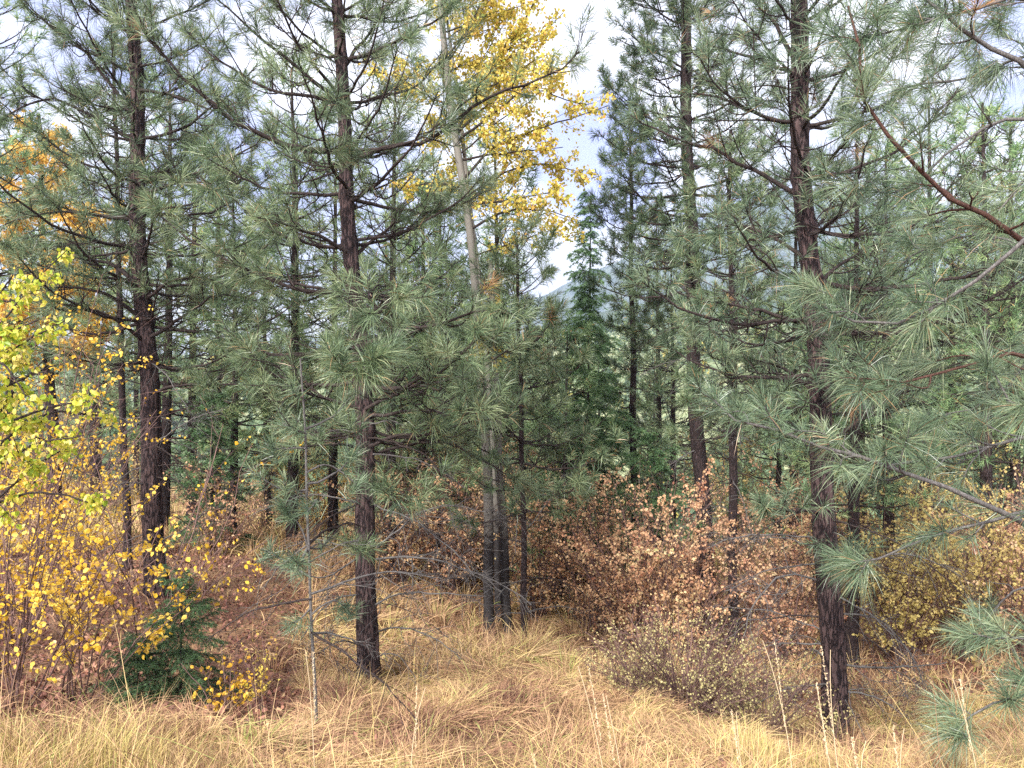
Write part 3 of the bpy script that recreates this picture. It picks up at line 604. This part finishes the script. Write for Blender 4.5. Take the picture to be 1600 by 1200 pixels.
# leafy shrubs: many stems from one foot
def shrub(root, origin, rng, h, spread, nst, leafm, size, nleaf, tint=.5, lean=(0, 0), gap=.25, tw=M_twig, lift=.0, r=.006, hang=.3, wdr=.8, stray=.5):
    A = Acc(); o = np.zeros(3); m = 9; t = np.linspace(0, 1, m); Ls = []
    a = rng.uniform(0, 6.28, nst); sp = spread * np.sqrt(rng.random(nst)); hh = h * rng.uniform(.55, 1.05, nst)
    d = np.stack([np.cos(a) * sp + lean[0], np.sin(a) * sp + lean[1], hh], 1)
    b = np.stack([np.cos(a), np.sin(a), np.zeros(nst)], 1) * (rng.random((nst, 1)) * .12 * spread)
    bend = np.stack([np.cos(a), np.sin(a), np.zeros(nst)], 1) * (sp * .35)[:, None]
    st = b[:, None] + d[:, None] * t[None, :, None] + bend[:, None] * (t ** 2.2 - t)[None, :, None] + np.cumsum(rng.normal(0, .012 * h, (nst, m, 3)), 1)
    tubes(A, st, (r * rng.uniform(.6, 1.2, nst))[:, None] * (1 - .75 * t[None]) + .0012, 5, rng.random(nst))
    nt_ = nst * 9; i = rng.integers(0, nst, nt_); tt = rng.uniform(gap, .97, nt_); j = np.minimum((tt * (m - 1)).astype(int), m - 2)
    q = st[i, j] + (st[i, j + 1] - st[i, j]) * (tt * (m - 1) - j)[:, None]; td = nrm(st[i, j + 1] - st[i, j])
    dd = nrm(td * .6 + perp(td, rng) * rng.uniform(.4, 1.1, (nt_, 1))); l = h * .24 * rng.uniform(.4, 1.3, nt_)
    m2 = 5; t2 = np.linspace(0, 1, m2)
    tw_ = q[:, None] + dd[:, None] * (l[:, None, None] * t2[None, :, None]) + np.cumsum(rng.normal(0, .006 * h, (nt_, m2, 3)), 1)
    tubes(A, tw_, np.full((nt_, 1), r * .32) * (1 - .6 * t2[None]) + .0006, 3, rng.random(nt_))
    A.build('stems', [tw], root).name = 'stem'
    dens = rng.random(nt_) ** (3 if leafm is M_gold else 1.6); dens /= dens.sum(); k = rng.choice(nt_, nleaf, p=dens); kk = rng.uniform(.15, 1, nleaf); jj = np.minimum((kk * (m2 - 1)).astype(int), m2 - 2)
    C = tw_[k, jj] + (tw_[k, jj + 1] - tw_[k, jj]) * (kk * (m2 - 1) - jj)[:, None] + rng.normal(0, size * stray, (nleaf, 3))
    tk = np.clip(tint + rng.normal(0, .16, nt_)[k] + rng.normal(0, .16, nleaf), 0, 1)
    L = Acc(); leaves(L, C, rng, size, tk, hang=hang, wd=wdr); L.build('foliage', [leafm], root)

def new_shrub(px, py, depth, h, spread, nst, leafm, size, nleaf, label, cat='shrub', name='shrub', seed=0, group=None, **kw):
    p = P(px, py, depth); z = g1(p[0], p[1]) - .03
    root = thing(name, label, cat, (p[0], p[1], z), group); shrub(root, (p[0], p[1], z), np.random.default_rng(seed), h, spread, nst, leafm, size, nleaf, **kw); return root

GS = 'autumn shrubs growing under the trees'
# golden round-leaved thicket near the camera
new_shrub(20, 1150, 5.0, 1.6, .75, 16, M_gold, .034, 850, 'golden round-leaved shrub arching over the grass bank in the frame corner', seed=41, group=GS, lean=(.35, -.2), r=.006, hang=-.1, wdr=.85)
new_shrub(120, 1120, 5.4, 1.5, .75, 12, M_gold, .036, 800, 'golden shrub whose sprays of round leaves hang over the little fir', seed=42, group=GS, lean=(.35, -.1), r=.005, wdr=.85)
new_shrub(235, 1060, 6.2, 2.1, .95, 11, M_gold, .036, 480, 'sparse tall shrub with scattered yellow leaves in front of the dark arching-limbed pine', seed=43, group=GS, lean=(.15, 0), gap=.4, r=.006, wdr=.85)
new_shrub(20, 1000, 7.0, 3.0, 1.3, 26, M_gold, .034, 2200, 'dense yellow-orange thicket shrub under the lime birch', seed=44, group=GS, tint=.4)
new_shrub(110, 960, 8.0, 3.0, 1.1, 18, M_gold, .036, 1100, 'yellow thicket shrub between the lime birch and the slim dark pine stem', seed=45, group=GS, tint=.5)
new_shrub(-40, 1120, 5.2, 2.2, .7, 12, M_gold, .034, 500, 'upright golden shrub at the very edge below the lime birch', seed=46, group=GS, tint=.45)
new_shrub(350, 1130, 5.3, .42, .28, 10, M_gold, .034, 170, 'small orange and yellow seedling shrub beside the little fir', seed=47, group=GS, tint=.25, r=.003)
new_shrub(410, 1120, 5.3, .62, .16, 6, M_yellow, .02, 220, 'tiny upright yellow shoot just past the little fir', seed=48, group=GS, tint=.6, r=.003)
# low wide bush with bare purplish stems and pale leaves
new_shrub(1075, 1125, 6.3, .82, .82, 120, M_pale, .018, 3600, 'low bush with many bare purplish stems and small pale leaves beside the stout pine', 'bush', 'bush', 51, GS, r=.004, gap=.45)
new_shrub(1190, 1150, 6.1, .58, .5, 60, M_pale, .018, 1300, 'lower bare-stemmed twiggy bush hard against the stout pine foot', 'bush', 'bush', 52, GS, r=.0035, gap=.45)
new_shrub(985, 1110, 6.6, .55, .38, 40, M_pale, .018, 1100, 'small pale-leaved bush at the clearing end of the low bushes', 'bush', 'bush', 53, GS, r=.0035, gap=.4)
new_shrub(1300, 1172, 6.1, .5, .2, 14, M_pale, .02, 300, 'sprig of pale green leaves growing up around the stout pine foot', 'bush', 'bush', 54, GS, r=.003, gap=.3)
new_shrub(1180, 1060, 7.6, .7, .6, 26, M_pale, .022, 1100, 'yellow-green bush tucked behind the low bushes', 'bush', 'bush', 55, GS, r=.004)
new_shrub(1380, 1110, 7.5, .5, .5, 20, M_pale, .02, 420, 'low pale bush past the stout pine trunk', 'bush', 'bush', 56, GS, r=.004)
# tan thicket
T_ = [(1400, 1010, 9.6, 1.7, .8, 30, M_olive, 2600, 'yellow-olive shrub just in front of the half-covered pine stem'), (1500, 1015, 9.4, 1.9, .9, 30, M_olive, 2800, 'pale yellow shrub under the close pine boughs'),
      (1600, 1010, 9.2, 1.8, .9, 28, M_tan, 2400, 'tan shrub at the frame edge under the close pine boughs'), (1225, 1000, 9.8, 1.5, .8, 26, M_tan, 2200, 'rusty shrub just behind the stout pine, above the low bushes'),
      (620, 905, 12.2, 1.7, .9, 30, M_tan, 2000, 'russet shrub seen through the dead grey branches of the big pine'), (700, 915, 12.4, 1.9, .9, 34, M_tan, 2400, 'dark twiggy russet shrub hard behind the birch clump'),
      (840, 960, 12.2, 1.6, .8, 28, M_tan, 1500, 'thin twiggy shrub with few leaves past the thin pine stem'), (760, 930, 13.4, 2.1, 1.0, 30, M_olive, 2000, 'yellowish shrub filling the space behind the birch clump'),
      (1060, 1000, 9.8, 1.2, .7, 26, M_tan, 1800, 'low tan shrub between the low bush and the large orange-tan shrub'),(1000, 1010, 10.5, 2.3, 1.15, 40, M_tan, 4200, 'large rounded orange-tan shrub in the middle of the thicket'), (930, 985, 11.5, 2.0, .8, 26, M_tan, 2400, 'dark-stemmed tan shrub between the thin pine stem and the large orange-tan shrub'),
      (1080, 1010, 11.2, 1.9, .9, 30, M_tan, 3200, 'tan shrub at the foot of the tall purplish pine'), (1195, 1015, 12, 1.9, .9, 28, M_tan, 2800, 'rusty shrub between the medium pine stem and the stout pine'),
      (1400, 1005, 12, 2.2, 1.1, 30, M_olive, 3200, 'olive-yellow shrub just past the stout pine'), (1500, 1000, 11.5, 2.2, 1.0, 28, M_olive, 2800, 'olive shrub in front of the grey twin trunks'),
      (1600, 1000, 11, 2.0, 1.0, 26, M_tan, 2600, 'brownish shrub cut by the frame edge beyond the close pine boughs'), (690, 900, 14, 2.3, 1.2, 30, M_tan, 2800, 'orange shrub behind the dead branches of the big pine'),
      (620, 860, 16, 2.4, 1.2, 28, M_olive, 2200, 'olive shrub behind the big pine trunk'), (500, 850, 17, 2.4, 1.4, 28, M_orange, 1800, 'orange-yellow shrub behind the spindly pine sapling'),
      (420, 860, 15, 2.0, 1.0, 20, M_olive, 1300, 'olive shrub at the top of the straw slope'), (860, 930, 13.5, 2.2, 1.0, 26, M_tan, 2200, 'russet shrub behind the thin pine stem'),
      (1290, 1000, 13.5, 2.3, 1.1, 28, M_tan, 2400, 'tan shrub hidden behind the stout pine trunk'), (340, 880, 12, 1.3, .8, 18, M_tan, 900, 'small reddish shrub on the leaf-strewn slope'),
      (780, 880, 16, 2.6, 1.3, 28, M_tan, 2200, 'orange shrub showing between the pale birch stems'), (1150, 950, 16, 2.6, 1.4, 30, M_olive, 2400, 'yellowish shrub far behind the medium pine'),
      (960, 920, 17, 2.6, 1.4, 30, M_tan, 2400, 'tan shrub far behind the large orange-tan one'), (1440, 950, 17, 2.8, 1.5, 30, M_olive, 2400, 'yellow-olive shrub deep behind the stout pine'),
      (30, 860, 16, 2.4, 1.4, 26, M_orange, 1800, 'orange shrub deep behind the yellow thicket'), (180, 850, 18, 1.8, 1.2, 22, M_olive, 1000, 'olive shrub on the far straw patch')]
for i, (px, py, dp, h, sp, ns, mt, nl, lb) in enumerate(T_):
    new_shrub(px, py, dp, h * 1.12, sp * 1.1, ns + 8, mt, .030 + .0010 * dp, int(nl * 1.6), lb, seed=60 + i, group=GS, tint=.45, r=.007, gap=.12)

# ------------------------------------------------------------------ firs
def fir(root, rng, h, rmax, z0, step, nl, wd, bark, leafm, twd=.12, dens=34, sprig=1.0):
    A = Acc(); s = np.linspace(0, 1, 30); tubes(A, np.stack([s * .03 * h * .3, s * 0, s * h], 1)[None], (h * .011 * (1 - s) + .003)[None], 10)
    A.build('trunk', [bark], root)
    W = Acc(); Q = []; D = []
    z = z0
    while z < h * .98:
        f = (z - z0) / (h - z0); L0 = rmax * (1 - f) ** .8 * (.75 + .25 * min(1, f * 8)) + .05; a0 = rng.uniform(0, 6.28)
        for i in range(5):
            a = a0 + i * 1.257 + rng.normal(0, .2); L = L0 * rng.uniform(.4, 1.3); t = np.linspace(0, 1, 8)[:, None]; hd = np.array([math.cos(a), math.sin(a), 0])
            p = np.array([0, 0, z + rng.normal(0, step * .3)]) + hd * L * t + np.array([0, 0, 1.]) * L * ((.55 * (f - .2) + rng.normal(0, .16)) * t - rng.uniform(.05, .4) * t ** 2 + .1 * t ** 3)
            n = max(4, int(L * dens)); ss = np.linspace(.12, 1, n); P0 = np.stack([np.interp(ss, t[:, 0], p[:, c]) for c in range(3)], 1)
            tubes(W, p[None], (.004 * L + .006 * L * (1 - t[:, 0]))[None] + .001, 4)
            sd = np.where(np.arange(n) % 2 == 0, 1, -1)[:, None]; dd = nrm(hd * .8 + sd * np.cross(hd, [0, 0, 1]) * rng.uniform(.6, 1.1, (n, 1)) + np.array([0, 0, -.12]) + rng.normal(0, .12, (n, 3)))
            l = (twd + .34 * L * (1 - ss) ** .8 * sprig) * rng.uniform(.6, 1.1, n); t3 = np.linspace(0, 1, 4); tw = P0[:, None] + dd[:, None] * (l[:, None, None] * t3[None, :, None]) - np.array([0, 0, 1.]) * (rng.uniform(.1, .7, (n, 1, 1)) * l[:, None, None] * (t3 ** 2)[None, :, None])
            tubes(W, tw, np.full((n, 4), .0013), 3)
            for q in range(3):
                Q.append(tw[:, q]); D.append(tw[:, q + 1] - tw[:, q])
        z += step * rng.uniform(.8, 1.2) * (1 - .4 * f)
    W.build('branch', [M_limb], root)
    Q = np.concatenate(Q); D = np.concatenate(D); K = len(Q); per = max(8, int(20 * sprig)); u = rng.random((K, per)); ll = np.linalg.norm(D, axis=1)
    dn = nrm(D); b = Q[:, None] + D[:, None] * u[..., None]; pr = rng.normal(size=(K, per, 3)); pr[..., 2] *= .6
    dr = nrm(dn[:, None] * .6 + nrm(pr)); wv = nrm(np.cross(dr, rng.normal(size=dr.shape))) * wd * .5; tip = b + dr * nl * rng.uniform(.7, 1.15, (K, per, 1))
    v = np.stack([b - wv, b + wv, tip], 2).reshape(-1, 3); tn = np.clip(rng.normal(.45, .2, (K, 1)) + rng.normal(0, .12, (K, per)), 0, 1)
    L = Acc(); L.add(v, np.arange(K * per * 3).reshape(-1, 3), np.repeat(tn.ravel(), 3)); L.build('crown', [leafm], root)

def new_fir(px, py, depth, h, rmax, label, seed, group=None, **kw):
    p = P(px, py, depth); z = g1(p[0], p[1]) - .04; root = thing('fir_tree', label, 'fir tree', (p[0], p[1], z), group)
    fir(root, np.random.default_rng(seed), h, rmax, kw.pop('z0', .1 * h), kw.pop('step', .25), kw.pop('nl', .03), kw.pop('wd', .003), M_bark_dark, M_fir, **kw); return root
new_fir(282, 1100, 5.7, 1.0, .46, 'small dark green fir below the golden leaf sprays', 81, z0=.08, step=.10, nl=.026, wd=.0040, twd=.06, dens=55)
new_fir(215, 1130, 5.6, .55, .34, 'knee-high fir seedling at the foot of the small dark green fir', 82, z0=.05, step=.06, nl=.022, wd=.0035, twd=.05, dens=55)
new_fir(916, 900, 13.5, 5.4, 1.0, 'dark green fir with drooping sprays below the blue gap of sky', 83, z0=1.1, step=.27, nl=.075, wd=.012, twd=.2, dens=20)
new_fir(918, 900, 21, 9.9, 1.0, 'tall fir tip showing beside the yellow birch leaves', 84, z0=3.0, step=.4, nl=.11, wd=.018, twd=.25, dens=12, sprig=.8)
new_fir(1010, 960, 12.0, 3.0, .9, 'young fir with pale drooping sprays above the large orange-tan shrub', 85, z0=1.3, step=.24, nl=.065, wd=.011, twd=.16, dens=20)
new_fir(330, 880, 12.5, 2.7, .8, 'shaded dark fir behind the sparse yellow-leaved shrub', 86, z0=.5, step=.25, nl=.065, wd=.011, twd=.16, dens=20)

# ------------------------------------------------------------------ pines further back: four kinds built once, copied as things
def bg_pine(root, rng, h, z0, Lmax, r0, n=22, ln=.2, wd=.012, space=.42, nl=5, tl=.6, bark=M_bark_dark, crook=.1):
    s = np.linspace(0, 1, 40); p = np.stack([crook * np.sin(s * 2.2), crook * np.sin(s * 1.7 + 1) - crook * .84, s * h], 1); A = Acc()
    R = r0 * (1 - .85 * s) * (1 + .3 * np.exp(-s * 40)); tubes(A, p[None], R[None], 14); A.build('trunk', [bark], root)
    class S: pass
    st = S(); st.at = lambda z: np.array([np.interp(z, p[:, 2], p[:, i]) for i in range(3)])
    W = Acc(); Nd = Acc(); z = z0
    while z < h - .1:
        f = (z - z0) / (h - z0); Lz = Lmax * (1 - f) ** .7 * (.7 + .3 * min(1, f * 5)) + .2; a0 = rng.uniform(0, 6.28)
        for i in range(nl):
            L = Lz * rng.uniform(.65, 1.2)
            tub, T, D = grow(auto_limb(st, z, a0 + i * 6.28 / nl + rng.normal(0, .3), L, -6 + 42 * f + rng.normal(0, 8), rng), .012 * L ** .8 + .003, rng, dens=6, tl=tl, s0=.25, sub=1, live0=.35, npts=8, k=5)
            for a, b, k in tub: tubes(W, a, b, min(k, 4))
            tufts(Nd, T, D, rng, n=n, ln=ln, wd=wd, lt=.15, segs=1, tint=np.clip(rng.normal(.5, .16, len(T)), 0, .9), brown=.006)
        z += space * rng.uniform(.8, 1.2)
    for i in range(int(z0 * 11)):
        tub, T, D = grow(auto_limb(st, rng.uniform(.6, z0), rng.uniform(0, 6.28), rng.uniform(.4, 1.3), rng.uniform(-25, 10), rng, bow=-.2), .006, rng, dens=6, tl=.3, s0=.2, sub=1, npts=8, k=4, curl=-.2)
        for a, b, k in tub: tubes(W, a, b, min(k, 4))
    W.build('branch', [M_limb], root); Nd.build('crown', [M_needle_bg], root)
KIND = []
for i, (h, z0, Lm, r0) in enumerate([(9.5, 3.0, 1.6, .13), (7.0, 1.6, 1.25, .09), (5.2, .8, 1.05, .07), (12, 5.5, 1.9, .17)]):
    KIND.append((h, z0, Lm, r0))
GF = 'pines standing further back in the wood'
PL = [  # px, depth, kind, scale, label
    (420, 15, 1, .85, 'short pine behind the straw slope'), (640, 17, 1, 1.0, 'pine right behind the big pine trunk'),
    (700, 15.5, 2, 1.05, 'bushy pine behind the dead grey branches'), (850, 15, 2, .95, 'bushy young pine behind the thin straight stem'),
    (1050, 16.5, 1, .95, 'pole-thin pine between the narrow young pine and the tall purplish pine'), (1210, 15, 2, 1.0, 'bushy pine behind the medium pine stem'),
    (1330, 9.5, 0, .7, 'slim pine peeping out close behind the stout pine'), (1392, 12.5, 0, .8, 'pine stem past the stout pine, half covered by olive leaves'),
    (1480, 14, 0, .8, 'tall pine behind the close pine boughs'), (1540, 12.0, 0, .85, 'pine wrapped in twigs beyond the olive shrubs'),
    (362, 13, 1, .9, 'slender pine behind the sparse yellow-leaved shrub'), (10, 19, 0, .95, 'tall pine behind the orange cottonwood'),
    (150, 19, 0, .9, 'tall pine seen between the cottonwood and the slim dark stem'), (300, 17, 0, .95, 'tall pine filling the gap past the arching-limbed pine'),
    (470, 18, 0, 1.0, 'tall pine behind the spindly pine sapling'), (790, 19, 1, 1.1, 'pine behind the pale birch stems'),
    (930, 20, 2, 1.0, 'young pine behind the large orange-tan shrub'), (1150, 21, 1, 1.15, 'pine far behind the medium pine stem'),
    (1290, 18, 0, .8, 'tall pine hidden behind the stout pine crown'), (1600, 15, 0, .85, 'tall pine at the frame edge behind the close boughs'),
    
    (690, 13, 1, .95, 'pine hiding the middle of the pale birch stem'), (880, 13, 2, .9, 'low pine in front of the dark green fir'), 
     (740, 16, 2, 1.15, 'bushy pine behind the pale thin second stem'), 
    (1240, 14.5, 0, .8, 'pine between the medium pine and the stout reddish trunk'), (1570, 18, 0, 1.0, 'lofty pine far beyond the twig-wrapped one'),
    (255, 14, 1, 1.2, 'pine screening the slope just past the arching-limbed trunk'), (335, 15.5, 0, .85, 'pine closing the view behind the sparse yellow-leaved shrub'),
    (455, 13.5, 1, 1.2, 'pine closing the view behind the spindly sapling'), (520, 14.5, 0, .8, 'pine partly hidden beside the big pine trunk'), (610, 12.5, 1, 1.15, 'pine with its crown against the big pine crown'),
    (655, 14.5, 0, .78, 'pine rising behind the dead grey branches'), (770, 14, 1, 1.15, 'pine whose crown veils the pale birch stem'), 
    (1350, 14, 0, .78, 'pine behind the stout pine, on the side of the olive shrubs'), (1440, 13.5, 1, 1.25, 'pine above the olive-yellow shrub'),
 (1590, 13, 1, 1.2, 'pine over the tan shrub at the frame edge'), (1030, 19, 1, 1.2, 'pine beyond the young fir with pale sprays'),
    (-30, 11, 0, .9, 'tall pine at the frame edge above the lime birch'), (600, 22, 0, .95, 'tall pine deep behind the big pine')]
rs = random.Random(5); protos = {}
def put(px, d, k, s, label):
    x = (px - 800) / F * d; z = g1(x, d) - .08
    if k not in protos:
        root = thing('pine_tree', label, 'pine tree', (0, 0, 0), GF); bg_pine(root, np.random.default_rng(100 + k), *KIND[k]); protos[k] = root
        root.location = (x, d, z); root.scale = (s,) * 3; root.rotation_euler = (0, 0, rs.uniform(0, 6.28)); return
    dup(protos[k], (x, d, z), rs.uniform(0, 6.28), s, label, GF)
for a in PL: put(*a)
# the farther ones nothing tells apart
FARL = 'distant pine standing deep in the wood, seen only through the nearer branches'
cnt = 0; tries = 0
while cnt < 62 and tries < 5000:
    tries += 1
    px = rs.uniform(-80, 1680); d = 22 + 45 * rs.random() ** 1.3; k = rs.choice([0, 1, 2, 2, 1]); s = rs.uniform(.75, 1.15)
    x = (px - 800) / F * d; z = g1(x, d); top = 600 - (z + KIND[k][0] * s) / d * F
    lim = 420 if 830 < px < 980 else (330 if 940 < px < 1250 else 300)
    if top < lim: continue
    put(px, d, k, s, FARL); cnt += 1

# far-off wood on the valley side
rng = np.random.default_rng(7); A = Acc()
K = 1500; y = 70 + 420 * rng.random(K) ** 1.2; x = rng.uniform(-.95, .95, K) * y; z = gh(x, y)
for i in range(K):
    h = rng.uniform(7, 15); n = 60; u = rng.random(n) ** .7; a = rng.uniform(0, 6.28, n); rr = h * .2 * (1.05 - u) * np.sqrt(rng.random(n)) * 1.2
    c = np.stack([x[i] + rr * np.cos(a), y[i] + rr * np.sin(a), z[i] + h * (.12 + .88 * u)], 1)
    leaves(A, c, rng, h * .13, np.clip(rng.normal(.35, .18, n) + (.7 if rng.random() < .06 else 0), 0, 1), hang=.6)
o = A.build('far_woods', [M_woods]); o['kind'] = 'stuff'; o['label'] = 'far wood of conifers on the valley side'; o['category'] = 'wood'

# ------------------------------------------------------------------ grass, litter, stalks
def fbm(x, y, sc_, seed):
    return np.array([noise.fractal(Vector((float(a) * sc_, float(b) * sc_, seed)), 1, 2, 3) for a, b in zip(x, y)])
def grass(acc, x, y, h, rng, wd, lay=.7, tint=.5, seed=1.0, droop=.5, away=None, tcl=None):
    n = len(x); z = gh(x, y); h = h * np.clip(1 + fbm(x, y, 2.2, seed + 20) * 1.1, .35, 1.7); wd = wd * rng.uniform(.6, 1.7, (n, 1))
    ang = fbm(x, y, .9, seed) * 5 + fbm(x, y, 4, seed + 3) * 2.5 + rng.normal(0, .9, n); la = np.clip(lay + fbm(x, y, 1.3, seed + 5) * .9 + rng.normal(0, .22, n), .05, 1.6)
    if away is not None: ang = away + rng.normal(0, .35, n); la = rng.uniform(.1, 1.1, n)
    d = np.stack([np.cos(ang), np.sin(ang), np.zeros(n)], 1) * la[:, None]; up = np.array([0, 0, 1.])
    b = np.stack([x, y, z - .01], 1); side = nrm(np.cross(d + up, rng.normal(size=(n, 3)))) * (wd * .5) ; h = h[:, None]
    t = [0, .4, .75, 1.0]; pts = []
    for s in t:
        hz = s - droop * s ** 2.4 * np.minimum(la, 1.2)[:, None] * .8
        pts.append(b + d * h * (s ** 1.6) * .8 + up * h * hz * .8)
    v = np.stack([pts[0] - side, pts[0] + side, pts[1] + side * .9, pts[1] - side * .9, pts[2] + side * .6, pts[2] - side * .6, pts[3]], 1).reshape(-1, 3)
    i = np.arange(n)[:, None] * 7; tt = np.clip(tint + fbm(x, y, 1.1, seed + 9) * .55 + fbm(x, y, 5, seed + 2) * .3 + rng.normal(0, .2, n), 0, .95); tt = np.where(rng.random(n) < .035, 1.0, tt)
    if tcl is not None: tt = np.clip(tcl + rng.normal(0, .1, n), 0, 1)
    acc.add(v, np.concatenate([i + np.array([[0, 1, 2, 3]]), i + np.array([[3, 2, 4, 5]])]), np.repeat(tt, 7)); k = len(v)
    acc.f.append(i + np.array([[5, 4, 6]]) + (acc.n - k)); acc.m.append(np.zeros(n, dtype=np.int32)); acc.sm.append(np.zeros(n, dtype=bool))
rng = np.random.default_rng(3)
def scatter(n, y0, y1, half=.8, keep=None):
    y = (y0 ** .6 + (y1 ** .6 - y0 ** .6) * rng.random(n)) ** (1 / .6); x = rng.uniform(-half, half, n) * (y + .5)
    if keep is not None:
        m = rng.random(n) < keep(x, y); x, y = x[m], y[m]
    return x, y
A = Acc()
def lit(x, y):      # leaf-strewn places carry little grass
    px = 800 + x / y * F
    k = np.ones(len(x)); k = np.where((px < 470) & (y > 4.3) & (y < 12), .05, k); k = np.where((px > 900) & (y > 7.5) & (y < 16), .25, k)
    return k
x, y = scatter(52000, 2.0, 3.7, .95); grass(A, x, y, rng.uniform(.08, .33, len(x)), rng, .0024, lay=.7, tint=.6, seed=1.5)
x, y = scatter(125000, 3.6, 7.5, .8, lit); grass(A, x, y, rng.uniform(.11, .30, len(x)), rng, .0034, lay=.95, tint=.48, seed=2.5, droop=.75)
x, y = scatter(75000, 7.2, 14, .8, lit); grass(A, x, y, rng.uniform(.16, .42, len(x)), rng, .0078, lay=.75, tint=.52, seed=3.5, droop=.7)
x, y = scatter(60000, 13, 40, .85); grass(A, x, y, rng.uniform(.3, .6, len(x)), rng, .016, lay=.6, tint=.62, seed=4.5)
def tussocks(nc, y0, y1, nb, hmin, hmax, wd, sp, seed, keep=None, half=.8):
    cx, cy = scatter(nc, y0, y1, half, keep); m = len(cx); hh = rng.uniform(hmin, hmax, m); tc_ = np.clip(rng.normal(.6, .22, m), .05, 1)
    i = np.repeat(np.arange(m), nb); a = rng.uniform(0, 6.28, len(i)); r_ = sp * np.sqrt(rng.random(len(i)))
    grass(A, cx[i] + r_ * np.cos(a), cy[i] + r_ * np.sin(a), hh[i] * rng.uniform(.5, 1.15, len(i)), rng, wd, seed=seed, droop=.7, away=a, tcl=tc_[i])
tussocks(520, 3.6, 7.5, 45, .12, .36, .003, .05, 11.5, lit); tussocks(600, 7.2, 15, 40, .25, .6, .006, .09, 12.5, lit); tussocks(260, 2.3, 3.8, 40, .12, .34, .0022, .04, 13.5, None, .95)
# pale upright blades rising along the crest of the bank
x, y = scatter(1500, 2.6, 3.9, .75); grass(A, x, y, rng.uniform(.3, .65, len(x)), rng, .0020, lay=.55, tint=.75, seed=6.5, droop=.25)
o = A.build('grass', [M_grass]); o['kind'] = 'stuff'; o['label'] = 'dry straw-coloured and reddish grass covering the bank and clearing'; o['category'] = 'grass'

A = Acc()
x, y = scatter(60000, 3.9, 16, .8, lambda x, y: np.where(((800 + x / y * F) < 500) | ((800 + x / y * F) > 850), .9, .22)); z = gh(x, y) + rng.uniform(.0, .05, len(x))
leaves(A, np.stack([x, y, z], 1), rng, .045, np.clip(rng.normal(.45, .25, len(x)), 0, 1), hang=0)
o = A.build('fallen_leaves', [M_litter]); o['kind'] = 'stuff'; o['label'] = 'reddish brown fallen leaves on the slope under the trees'; o['category'] = 'fallen leaves'

# tall seed-head stalks on the bank, each a thing
def stalk(base_px, base_py, top_px, top_py, d, label, i):
    r = np.random.default_rng(200 + i); b = P(base_px, base_py, d); b[2] = g1(b[0], b[1]); t_ = P(top_px, top_py, d + r.uniform(-.05, .05))
    s = np.linspace(0, 1, 14)[:, None]; p = b + (t_ - b) * s + np.array([.03, 0, 0]) * np.sin(s * 3.14) * r.uniform(-1, 1) + np.array([1, 0, -.25]) * s ** 4 * r.uniform(-.05, .05)
    root = thing('grass_stalk', label, 'grass stalk', b, 'tall seed-head grass stalks on the bank')
    A = Acc(); tubes(A, p[None], np.linspace(.0021, .0012, 14)[None], 5, .4); A.build('stem', [M_straw], root, b)
    A = Acc(); n = 150; u = r.uniform(.6, 1, n); q = b + (t_ - b) * u[:, None]; ax = nrm(t_ - b)
    leaves(A, q + perp(np.tile(ax, (n, 1)), r) *   .0010, r, .009, r.uniform(.0, .8, n), hang=0, wd=.38, D=np.tile(ax, (n, 1)) * 2.2); A.build('seed_head', [M_straw], root, b)
for i, a in enumerate([(1250, 1260, 1211, 1005, 2.9, 'tallest seed-head stalk, standing alone over the low bush'), (1322, 1260, 1276, 1068, 2.7, 'thick pale seed-head stalk in front of the stout pine foot'),
        (1330, 1260, 1284, 1012, 2.8, 'long seed-head stalk crossing the stout pine trunk'), (968, 1240, 920, 1045, 2.9, 'leaning seed-head stalk at the open clearing, taller of two'),
        (985, 1240, 942, 1085, 2.8, 'leaning seed-head stalk at the open clearing, shorter of two'), (646, 1250, 651, 1072, 2.9, 'upright seed-head stalk in front of the big pine'),
        (1370, 1250, 1331, 1152, 2.7, 'short seed-head stalk just past the stout pine'), (1418, 1250, 1396, 1134, 2.8, 'seed-head stalk between the stout pine and the close boughs'),
        (1545, 1250, 1500, 1062, 2.9, 'thin seed-head stalk among the low close boughs'), (1172, 1250, 1143, 1110, 3.0, 'thin grass stalk in front of the low bush'),
        (864, 1250, 834, 1178, 2.7, 'stub of a pale stalk in the clearing grass'), (497, 1240, 489, 1020, 3.0, 'pale straight stalk in front of the spindly sapling')]):
    stalk(*a[:5], a[5], i)

# ------------------------------------------------------------------ the air of the valley
def haze():
    x0, x1, y0, y1, z0, z1 = -7000, 7000, -8, 4600, -420, 900
    v = [(x, y, z) for x in (x0, x1) for y in (y0, y1) for z in (z0, z1)]
    A = Acc(); A.add(v, [(0, 1, 3, 2), (4, 6, 7, 5), (0, 4, 5, 1), (2, 3, 7, 6), (0, 2, 6, 4), (1, 5, 7, 3)])
    m = bpy.data.materials.new('haze'); m.use_nodes = True; t = m.node_tree; t.nodes.clear()
    o = t.nodes.new('ShaderNodeOutputMaterial'); p = t.nodes.new('ShaderNodeVolumePrincipled'); p.inputs['Density'].default_value = .0003; p.inputs['Color'].default_value = (.62, .76, 1, 1)
    t.links.new(p.outputs[0], o.inputs['Volume']); ob = A.build('haze', [m]); ob['kind'] = 'stuff'
haze()
